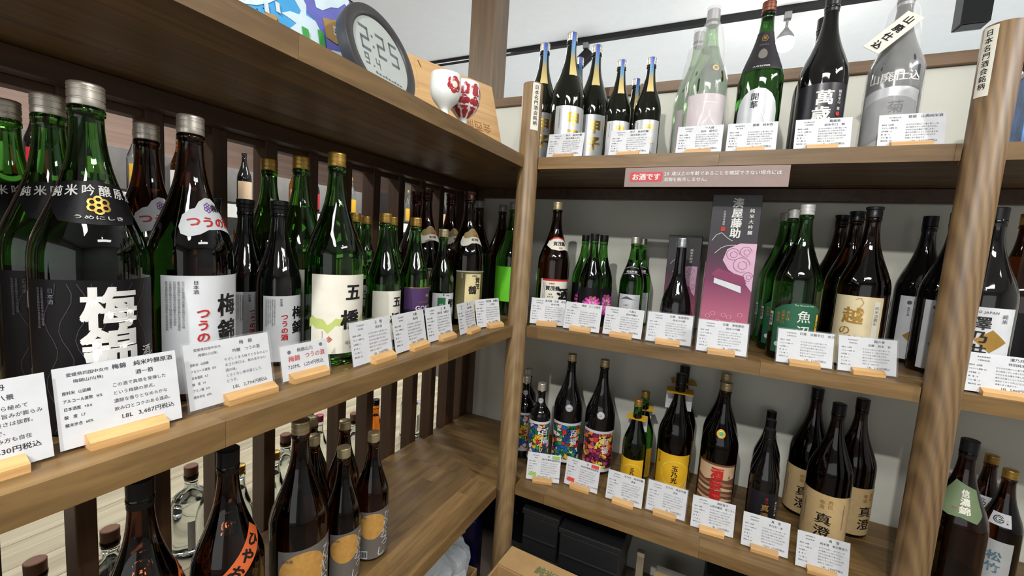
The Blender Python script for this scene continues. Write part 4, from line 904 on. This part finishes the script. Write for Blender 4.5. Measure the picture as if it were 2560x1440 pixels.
# ------------------------------------------------------------------ things on the top shelf in front of the slats
ck = empty('digital_clock', (-.085, -.505, ZT)); tag(ck, 'round dark digital clock leaning on the top shelf', 'clock')
ck.rotation_euler = (0, 0, DEG(2))
L_ = DEG(16.5); ex = Vector((0, 1, 0)); ey = Vector((-math.sin(L_), 0, math.cos(L_))); nz_ = Vector((math.cos(L_), 0, math.sin(L_)))
R1 = .101
def ckp(x, y, d): return tuple(ey*(R1+y)+ex*x+nz_*d+Vector((.004, 0, .0005)))
def ck_disc(name, prof, mat, n=56):
    v = []; f = []
    for r, d in prof:
        for i in range(n): a = 2*PI*i/n; v.append(ckp(r*math.cos(a), r*math.sin(a), d))
    for j in range(len(prof)-1):
        for i in range(n): f.append((j*n+i, j*n+(i+1) % n, (j+1)*n+(i+1) % n, (j+1)*n+i))
    f.append(tuple(range((len(prof)-1)*n, len(prof)*n)))
    o = mesh_obj(name, v, f, mat, ck, True); sharp(o.data); return o
CLK = M('clock_plastic', (58, 57, 58), .35, var=.06)
ck_disc('case', [(.09, -.03), (.099, -.024), (.101, -.004), (.099, .001), (.093, .0025), (.081, .0005), (.078, -.003), (.0775, -.0035)], CLK)
fc = ck_disc('screen', [(.0776, -.0032), (.0775, -.003)], M('lcd_grey', (178, 186, 182), .25, var=.03, coat=.2))
F = Flat(); SEG = M('lcd_ink', (96, 104, 104), .4)
def seg7(ch, x, y, w, h, t):
    s = {'2': 'abged', '5': 'afgcd', '9': 'abcdfg', '4': 'fgbc'}[ch]; m_ = h/2
    R_ = {'a': (x, x+w, y+h-t, y+h), 'g': (x, x+w, y+m_-t/2, y+m_+t/2), 'd': (x, x+w, y, y+t), 'b': (x+w-t, x+w, y+m_, y+h), 'c': (x+w-t, x+w, y, y+m_), 'f': (x, x+t, y+m_, y+h), 'e': (x, x+t, y, y+m_)}
    for q in s: a_ = R_[q]; F.poly(SEG, [(a_[0]+t*.2, a_[2]), (a_[1]-t*.2, a_[2]), (a_[1]-t*.05, a_[3]), (a_[0]+t*.05, a_[3])], 'digit')
seg7('2', -.058, -.005, .026, .05, .006); seg7('2', -.012, -.005, .026, .05, .006); seg7('5', .028, -.005, .026, .05, .006)
F.rect(SEG, -.025, -.020, .03, .035, 'digit').rect(SEG, -.025, -.020, .008, .013, 'digit')
seg7('9', -.055, -.034, .012, .022, .003); seg7('4', -.024, -.034, .012, .022, .003)
F.rect(SEG, -.034, -.03, -.034, -.031, 'digit')
for i in range(9): F.rect(SEG, -.03+i*.009, -.024+i*.009, -.046, -.041-(i % 3)*.001, 'digit')
F.on_plane(fc, lambda x, y, d: ckp(x, y, -.003+d))
# white and red goblets
GLAZE = M('white_glaze', (232, 236, 232), .12, coat=.5, var=.02); REDG = M('red_glaze', (168, 52, 60), .15, coat=.5, var=.06)
KIND['goblet'] = dict(sp=[(0, .017), (.004, .016), (.012, .009), (.018, .0085), (.026, .015), (.038, .026), (.052, .0325), (.066, .0345), (.08, .0340), (.094, .033)], flat=-1, H=.094)
def goblet(lab, x, y, rz, spots, sc_=1.):
    r = empty('goblet', (x, y, ZT), rz); r.scale = (sc_, sc_, sc_); tag(r, lab, 'cup', 'porcelain goblets')
    pr = KIND['goblet']['sp']; prof = smooth_prof(pr, 2)+[(.0945, .0322), (.092, .031), (.06, .031), (.04, .022), (.03, .008)]
    lathe('bowl', prof, GLAZE, r, 40)
    for (s, z, rr, n, hole) in spots:
        F = Flat()
        for i in range(n): a = 2*PI*i/n+.4; F.disc(REDG, s+rr*.6*math.cos(a), z+rr*.6*math.sin(a), rr*.5, n=12, name='painted_flower')
        F.disc(REDG if not hole else M('gold_glaze', (236, 224, 190), .2), s, z, rr*.42, n=12, name='flower_centre')
        F.on_bottle(r, 'goblet', .034, .0004)
    return r
goblet('white goblet with a single red flower', -.033, -.394, DEG(-40), [(.012, .068, .0165, 6, True)], 1.0)
goblet('white goblet covered with red flowers', -.038, -.312, DEG(-48), [(s, z, .0125, 5, False) for z in (.076, .05) for s in (-.03, -.004, .022, .048)]+[(s, .031, .009, 5, False) for s in (-.024, 0, .024)], 1.12)
# pine plank leaning behind the goblets
pk = empty('pine_plank', (-.083, -.005, ZT+.0066), DEG(-21)); tag(pk, 'pale pine plank with branded marks leaning behind the goblets', 'plank')
lp = DEG(19); pn = Vector((math.cos(lp), 0, math.sin(lp))); pu = Vector((-math.sin(lp), 0, math.cos(lp)))
def pkp(y, u, d): return tuple(Vector((0, y, 0))+pu*u+pn*d)
lay = 0
for j, (u0, u1) in enumerate(((.0, .062), (.062, .13), (.13, .236))):
    for (y0, y1) in (((-.62, -.36), (-.36, 0.)), ((-.62, -.2), (-.2, 0.)), ((-.62, -.28), (-.28, 0.)))[j]:
        q = [(y0+.0002, u0), (y1-.0002, u0), (y1-.0002, u1-.0003), (y0+.0002, u1-.0003)]
        v = [pkp(a_, c_, -.018) for a_, c_ in q]+[pkp(a_, c_, 0) for a_, c_ in q]
        mesh_obj('stave', v, [(0, 3, 2, 1), (4, 5, 6, 7), (0, 1, 5, 4), (1, 2, 6, 5), (2, 3, 7, 6), (3, 0, 4, 7)], PINE, pk)
F = Flat(); BR = M('branded_mark', (150, 100, 56), .6)
F.text(BR, '会西開', .034, -.085, .078, bold=.0, rot=PI)
F.line(M('knot_mark', (130, 84, 46), .6), [(-.27, .225), (-.262, .207)], .004).line(MATS['knot_mark'], [(-.115, .140), (-.098, .124)], .004)
F.on_plane(pk, pkp)
# illustrated map board
mp_ = empty('map_board', (-.165, -.85, ZT+.0015), DEG(0)); tag(mp_, 'illustrated blue map board leaning behind the clock', 'map')
lm = DEG(13); mn = Vector((math.cos(lm), 0, math.sin(lm))); mu = Vector((-math.sin(lm), 0, math.cos(lm)))
def mpp(y, u, d): return tuple(Vector((0, y, 0))+mu*u+mn*d)
def mslab(nm, y0, y1, u0, u1, d0, d1, mat):
    q = [(y0, u0), (y1, u0), (y1, u1), (y0, u1)]
    return mesh_obj(nm, [mpp(a_, c_, d0) for a_, c_ in q]+[mpp(a_, c_, d1) for a_, c_ in q], [(0, 3, 2, 1), (4, 5, 6, 7), (0, 1, 5, 4), (1, 2, 6, 5), (2, 3, 7, 6), (3, 0, 4, 7)], mat, mp_)
sea = mslab('panel', -.45, .385, 0, .23, -.006, 0, M('map_blue', (72, 160, 216), .4, var=.1, vs=14))
mslab('edge_strip', -.45, .387, .2302, .2345, -.0065, .001, C_BLACK)
VIO = M('map_violet', (104, 108, 186), .4, var=.1, vs=20); LAND = M('map_land', (206, 226, 236), .45, var=.06, vs=25); TANL = M('map_tan', (164, 134, 84), .5, var=.15, vs=20)
F = Flat()
F.poly(VIO, [(.229, .166), (.348, .23), (.384, .23), (.384, .0), (.33, .0), (.282, .092), (.266, .094), (.259, .12), (.248, .138), (.232, .145)], 'deep_sea')
F.poly(LAND, [(.209, .155), (.22, .139), (.215, .13), (.196, .126), (.177, .113), (.196, .111), (.206, .109), (.188, .089), (.2, .05), (.25, .02), (.27, .08), (.256, .099), (.258, .124), (.251, .136), (.231, .137), (.234, .157), (.229, .166)], 'land')
F.poly(LAND, [(.06, .09), (.103, .089), (.131, .101), (.155, .118), (.171, .133), (.18, .18), (.1, .16), (.04, .13)], 'land')
F.poly(LAND, [(.255, .181), (.257, .166), (.272, .168), (.294, .186), (.315, .196), (.334, .215), (.342, .212), (.35, .23), (.27, .23)], 'land')
F.poly(LAND, [(.252, .078), (.283, .094), (.314, .102), (.337, .099), (.342, .08), (.34, .03), (.26, .03)], 'land').poly(LAND, [(-.4, .21), (-.32, .15), (-.24, .16), (-.2, .21)], 'land')
F.poly(TANL, [(.269, .153), (.294, .16), (.33, .181), (.335, .15), (.317, .12), (.296, .112), (.272, .115)], 'coast').poly(TANL, [(.131, .081), (.147, .098), (.166, .101), (.169, .089), (.155, .078)], 'coast')
for x, y in ((.297, .139), (.148, .106), (.17, .118), (.08, .07)): F.rect(PAPER, x-.004, x+.004, y-.009, y+.009, 'name_tag'); F.text(INK, '酒蔵', .006, x, y, 'v', 0)
GT = M('map_green_tag', (70, 160, 80), .5)
for x, y in ((.258, .098), (.222, .086)): F.rect(GT, x-.007, x+.007, y-.022, y+.022, 'name_tag'); F.text(INK, '地酒', .011, x, y, 'v', 0)
for i in range(7): F.disc(INK, .105+.012*i, .1-.004*i+(i % 2)*.012, .0014, n=8, name='dot')
F.on_plane(sea, mpp, .0005)

# ------------------------------------------------------------------ track lights beyond the back wall
tk = box('light_track', -1.45, 2.6, 1.355, 1.39, 1.492, CEILZ, C_BLACK); tag(tk, 'black lighting track on the white ceiling beyond the wall', 'light track')
def fixture(lab, x, body, lit=False):
    r = empty('track_spotlight', (x, 1.3725, 1.492)); tag(r, lab, 'spotlight', 'spotlights on the black track')
    box('adaptor', -.016, .016, -.016, .016, -.034, 0, C_GREY, r, .002)
    if body == 'can':
        tube('stem', (0, 0, -.034), (0, 0, -.06), .006, C_BLACK, r); tube('yoke', (0, 0, -.056), (-.035, -.02, -.085), .007, C_BLACK, r)
        tube('head', (.01, .02, -.06), (-.05, -.05, -.165), .038, C_BLACK, r, 24)
    elif body == 'bulb':
        tube('stem', (0, 0, -.034), (0, 0, -.075), .006, C_GREY, r)
        lathe('head', [(-.128, .039), (-.116, .037), (-.098, .026), (-.084, .014), (-.075, .010)], C_GREY, r, 28)
        lathe('bulb', [(-.186, .012), (-.180, .026), (-.168, .038), (-.152, .043), (-.138, .040), (-.1285, .036)], M('bulb_light', (255, 246, 228), .3, emit=30), r, 28)
        d = bpy.data.lights.new('bulb_glow', 'POINT'); d.energy = 3; d.color = (1, .94, .86); d.shadow_soft_size = .03
        lo = bpy.data.objects.new('bulb_glow', d); COL.objects.link(lo); lo.parent = r; lo.location = (0, -.03, -.23)
    else:
        box('housing', -.048, .048, -.04, .04, -.175, -.034, C_BLACK, r, .002); box('lens_plate', -.04, .04, -.032, .032, -.178, -.1755, G_CLEAR, r)
fixture('black tilted spotlight on the track behind the gold lettered bottles', -.29, 'can'); fixture('glowing bare bulb spotlight on the track', .745, 'bulb', True); fixture('dark box shaped spotlight on the track beyond the film wrapped bottle', 1.432, 'box')

# ------------------------------------------------------------------ the room beyond the slats
tb = empty('display_table', (-1.15, -.4, FLOORZ)); tag(tb, 'pale wood display table beyond the slat screen', 'table')
n_ = 10
for i in range(n_):
    y0 = -1.7; x0 = -1.75+i*.123
    part_box('plank', tb, x0+.0006, x0+.123-.0006, -1.7, 1.1, -.70, -.67-random.uniform(0, .0004), TABW, .001)
for x, y in ((-1.7, -1.6), (-.6, -1.6), (-1.7, 1.0), (-.6, 1.0)): part_box('leg', tb, x-.03, x+.03, y-.03, y+.03, FLOORZ, -.7005, TABW)
CORK = M('cork_stopper', (128, 92, 72), .7)
ct = bottle('spirit_bottle', 'K', G_CLEAR, CORK, 'sleeve'); label(ct, 'K', M('frosted_paper', (226, 232, 236), .5), -.03, .03, .03, .11)
CG = 'clear bottles on the pale table'
cl = [(-.711, -.562, 'clear round bottle with cork standing alone on the pale table'), (-.58, -.785, 'clear bottle with cork behind the dark orange labelled bottles'), (-.585, -.895, 'clear bottle with cork low behind the slats by the picture edge'), (-.672, -.304, 'clear bottle seen through the slats behind the gold disc bottles'), (-.62, -.06, 'clear bottle seen through the slat gap above the empty board'), (-.66, .318, 'clear bottle seen through the last slat gap'), (-.86, -.40, 'clear bottle in the second row on the pale table')]
for i, (x, y, lb) in enumerate(cl):
    o = ct if i == 0 else dup(ct, (x, y, -.67), 0)
    o.location = (x, y, -.67); o.rotation_euler = (0, 0, .1*i); tag(o, lb, 'bottle', CG)
ct2 = bottle('spirit_bottle', 'C', G_CLEAR, C_GOLD)
for i, (x, y, lb) in enumerate(((-.555, -.524, 'small clear bottle with gold cap on the pale table, nearer the slats'), (-.62, -.56, 'small clear bottle with gold cap on the pale table, second'), (-.545, -.430, 'small clear bottle with gold cap on the pale table, third'))):
    o = ct2 if i == 0 else dup(ct2, (x, y, -.67), 0); o.location = (x, y, -.67); tag(o, lb, 'bottle', 'gold capped clear bottles on the pale table')
b = bottle('spirit_bottle', 'C', G_CLEAR, M('pink_cap', (200, 70, 110), .4)); b.location = (-.652, -.19, -.67); tag(b, 'clear bottle with pink cap on the pale table', 'bottle')
b = bottle('spirit_bottle', 'C', G_AMBER, C_BLACK); b.location = (-.60, .03, -.67); tag(b, 'amber bottle with black cap on the pale table', 'bottle')
nv = empty('navy_box', (-.64, -1.02, -.67)); tag(nv, 'dark navy box at the near end of the pale table', 'box')
NAVY = M('navy_card', (30, 32, 62), .6); box('body', -.1, .1, -.06, .06, 0, .22, NAVY, nv, .002); box('lid', -.101, .101, -.061, .061, .2205, .232, NAVY, nv, .002)
# display rack far behind
rk = empty('display_rack', (-2.1, .8, FLOORZ)); tag(rk, 'lit display rack with white shelf edges beyond the slats', 'rack')
RKW = M('rack_white', (232, 232, 228), .5); RKD = M('rack_dark', (36, 34, 34), .5)
for z in (-.6, -.1, .36): part_box('shelf', rk, -2.3, -1.95, -1.2, 3.0, z, z+.03, RKD, .001)
for z in (-.62, -.13, .31): part_box('edge_rail', rk, -1.9495, -1.94, -1.2, 3.0, z-.01, z+.065, RKW, .001)
part_box('back_panel', rk, -2.33, -2.3005, -1.2, 3.0, FLOORZ, .62, M('rack_grey', (150, 146, 142), .6), .001)
for y in (-1.2, .2, 1.6, 3.0): part_box('upright', rk, -2.3, -1.95, y-.012, y+.012, FLOORZ, .62, RKD, .001)
cols = [('red_label', (190, 40, 50)), ('white_label2', (236, 234, 228)), ('yellow_label2', (232, 180, 50)), ('peach_label', (236, 204, 170))]
protos = []
for i, (nm, c) in enumerate(cols):
    g = [G_BLACK, G_AMBER, G_CLEAR, G_BLACK][i]; pb = bottle('rack_bottle', 'B', g, [C_BLACK, C_GOLD, C_GOLD, C_BLACK][i]); label(pb, 'B', M(nm, c, .5), -.05, .05, .02, .13); protos.append([pb, True, ['dark bottle with red label', 'amber bottle with white label', 'clear bottle with yellow label', 'dark bottle with peach label'][i]])
random.seed(5)
ORD = 'first second third fourth fifth sixth seventh eighth ninth tenth eleventh twelfth thirteenth fourteenth fifteenth sixteenth seventeenth eighteenth nineteenth twentieth twenty-first twenty-second'.split()
for z, nm, ys in ((.3905, 'upper', [-.95+.17*i for i in range(22)]), (-.0695, 'middle', [-.95+.19*i for i in range(20)])):
    for j, y in enumerate(ys):
        if any(abs(y-u) < .055 for u in (.2, 1.6, -1.2, 3.0)): continue
        p = protos[(j*7+int(z*10)) % 4]
        if p[1]: o = p[0]; p[1] = False
        else: o = dup(p[0], (0, 0, 0), 0)
        o.location = (-2.05-.03*(j % 2), y, z); o.rotation_euler = (0, 0, random.uniform(-.5, .2)); tag(o, p[2]+' on the '+nm+' lit rack shelf, '+ORD[j]+' from its near end', 'bottle', 'bottles on the lit rack beyond the slats')

# ------------------------------------------------------------------ below the shelves
BLK = M('black_crate_plastic', (30, 31, 33), .45)
def crate(lab, x0, x1, y0, y1, z0, z1):
    r = empty('crate', ((x0+x1)/2, (y0+y1)/2, z0)); tag(r, lab, 'crate', 'black crates under the shelf')
    w, d, h = (x1-x0)/2, (y1-y0)/2, z1-z0
    box('body', -w, w, -d, d, 0, h*.86, BLK, r, .004); box('rim', -w-.004, w+.004, -d-.004, d+.004, h*.86+.0003, h, BLK, r, .003); box('rib', -w*.96, w*.96, -d-.006, -d-.0005, h*.35, h*.4, BLK, r, .002)
crate('black plastic crate on the floor next to the corner post, lower one', .045, .36, .06, .36, FLOORZ, -.79)
crate('black plastic crate on top of another beside the corner post', .045, .17, .06, .36, -.79, -.635)
crate('black plastic crate lying on the lower crate, with a pale top edge', .18, .375, .05, .36, -.79, -.65)
crate('black plastic crate in the dark below the tan labelled bottles', .62, .95, .10, .36, FLOORZ, -.70)
st = empty('wood_stick', (.42, .22, FLOORZ)); tag(st, 'pale wooden stick propped beside the black crates', 'stick'); box('bar', -.012, .012, -.012, .012, 0, .2, M('grey_wood_stick', (150, 136, 112), .7), st, .002); box('tip', -.012, .012, -.012, .012, .2003, .215, M('stick_tip', (176, 164, 140), .7), st, .002)
sp_ = empty('paper_parcel', (.52, .2, FLOORZ)); tag(sp_, 'pale grey parcel in the shade under the bottom shelf', 'parcel'); box('body', -.05, .05, -.05, .05, 0, .17, M('parcel_grey', (150, 146, 136), .7), sp_, .006); box('tape', -.0505, .0505, -.012, .012, .1702, .171, TAN, sp_)
# cardboard boxes in front of the post
def open_carton(lab, x, y, rz, w, d, h, flaps, mark=None):
    r = empty('cardboard_box', (x, y, FLOORZ), rz); tag(r, lab, 'box', 'cardboard boxes on the floor')
    t = .004
    for nm, a_ in (('wall', (-w/2, w/2, -d/2, -d/2+t)), ('wall', (-w/2, w/2, d/2-t, d/2)), ('wall', (-w/2, -w/2+t, -d/2+t, d/2-t)), ('wall', (w/2-t, w/2, -d/2+t, d/2-t))): box(nm, *a_, 0, h, KRAFT, r)
    box('bottom', -w/2+t, w/2-t, -d/2+t, d/2-t, .001, .005, KRAFT, r)
    for side, ang, ln in flaps:
        c, s = math.cos(DEG(ang)), math.sin(DEG(ang))
        if side in 'fb':
            sg_ = -1 if side == 'f' else 1; y0 = sg_*d/2
            v = [(-w/2, y0, h+.0005), (w/2, y0, h+.0005), (w/2-.01, y0+sg_*c*ln, h+s*ln), (-w/2+.01, y0+sg_*c*ln, h+s*ln)]
        else:
            sg_ = -1 if side == 'l' else 1; x0 = sg_*w/2
            v = [(x0, -d/2, h+.0005), (x0, d/2, h+.0005), (x0+sg_*c*ln, d/2-.01, h+s*ln), (x0+sg_*c*ln, -d/2+.01, h+s*ln)]
        v2 = v+[(a_, b_, z_+t) for a_, b_, z_ in v]
        o = mesh_obj('flap', v2, [(0, 3, 2, 1), (4, 5, 6, 7), (0, 1, 5, 4), (1, 2, 6, 5), (2, 3, 7, 6), (3, 0, 4, 7)], KRAFT, r)
        if mark and side == mark:
            F = Flat(); F.text(M('green_stamp', (104, 116, 74), .7), '純米吟醸', .03, 0, 0, bold=.03)
            p_ = Vector(v[0]); ux = (Vector(v[1])-p_).normalized(); uy = (Vector(v[3])-p_).normalized(); pc_ = p_+(Vector(v[1])-p_)*.5+uy*ln*.5; nn_ = ux.cross(uy)
            if nn_.z < 0: nn_ = -nn_
            F.on_plane(o, lambda X, Y, d_: tuple(pc_+ux*X+uy*Y+nn_*(d_+t+.0004)))
open_carton('open cardboard box with green stamp in front of the corner post', .195, -.20, DEG(-3), .34, .20, .226, [('b', 12, .075), ('l', -60, .07)], 'b')
open_carton('open cardboard box at the bottom edge, nearest the viewer', .19, -.44, DEG(-6), .33, .24, .235, [('b', 35, .07)])
lowc = open_carton('cardboard box with a plastic bag on it under the left shelf', -.20, -.235, DEG(3), .30, .34, .15, [])
# plastic bag
bm = bmesh.new(); bmesh.ops.create_icosphere(bm, subdivisions=4, radius=1); random.seed(3)
for v in bm.verts:
    p = v.co.copy(); q = .16*math.sin(p.x*7+p.y*3)+.12*math.sin(p.y*11-p.z*6)+.10*math.sin(p.z*13+p.x*9)+.05*math.sin(p.x*23+p.z*17)
    v.co = Vector((p.x*.115, p.y*.14, p.z*.075))*(1+q*.6)
    v.co.z = max(v.co.z, -.066)
me = bpy.data.meshes.new('bag'); bm.to_mesh(me); bm.free(); me.materials.append(M('bag_plastic', (196, 204, 208), .22, alpha=.62, var=.1, vs=25, coat=.3))
bag = bpy.data.objects.new('plastic_bag', me); COL.objects.link(bag); bag.location = (-.165, -.20, FLOORZ+.156+.066); tag(bag, 'crumpled clear plastic bag on a cardboard box under the left shelf', 'plastic bag')
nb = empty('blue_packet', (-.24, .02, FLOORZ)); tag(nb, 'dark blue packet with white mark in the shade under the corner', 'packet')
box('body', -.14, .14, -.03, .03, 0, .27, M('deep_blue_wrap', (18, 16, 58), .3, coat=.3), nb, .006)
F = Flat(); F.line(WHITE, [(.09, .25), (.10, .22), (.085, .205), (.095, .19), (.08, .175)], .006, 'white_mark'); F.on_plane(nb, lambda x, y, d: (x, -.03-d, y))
pn_ = empty('shade_sheet', (-.21, .32, FLOORZ)); tag(pn_, 'dark navy sheet added as deep shade under the corner of the shelves', 'shade sheet')  # dark sheet added to stand for the deep shade below the boards
box('sheet', -.19, .19, -.01, .01, 0, .40, M('navy_shade', (20, 19, 34), .8), pn_); box('lower_edge', -.19, .19, -.011, -.0102, 0, .02, M('navy_shade_edge', (26, 24, 44), .8), pn_)
# floating corner of a flyer by the picture edge, clipped on a card stand
fl_ = empty('flyer_card', (-.112, -1.085, 0), DEG(-20)); tag(fl_, 'tilted white flyer on a clip stand cut by the picture edge', 'flyer')
box('stand', -.012, .012, -.02, .02, 0, .008, C_GREY, fl_, .002); tube('rod', (0, 0, .008), (0, 0, .13), .0025, C_GREY, fl_)
q = [(0, 0), (.05, .045), (-.004, .09), (-.06, .05)]
o = mesh_obj('sheet', [(t, a_-.03, .11+c_) for t in (0, .0008) for a_, c_ in q], [(3, 2, 1, 0), (4, 5, 6, 7), (0, 1, 5, 4), (1, 2, 6, 5), (2, 3, 7, 6), (3, 0, 4, 7)], PAPER, fl_)
o2 = mesh_obj('print', [(.0012, a_*.6-.034, .128+c_*.6) for a_, c_ in q], [(0, 1, 2, 3)], GREYP, o)
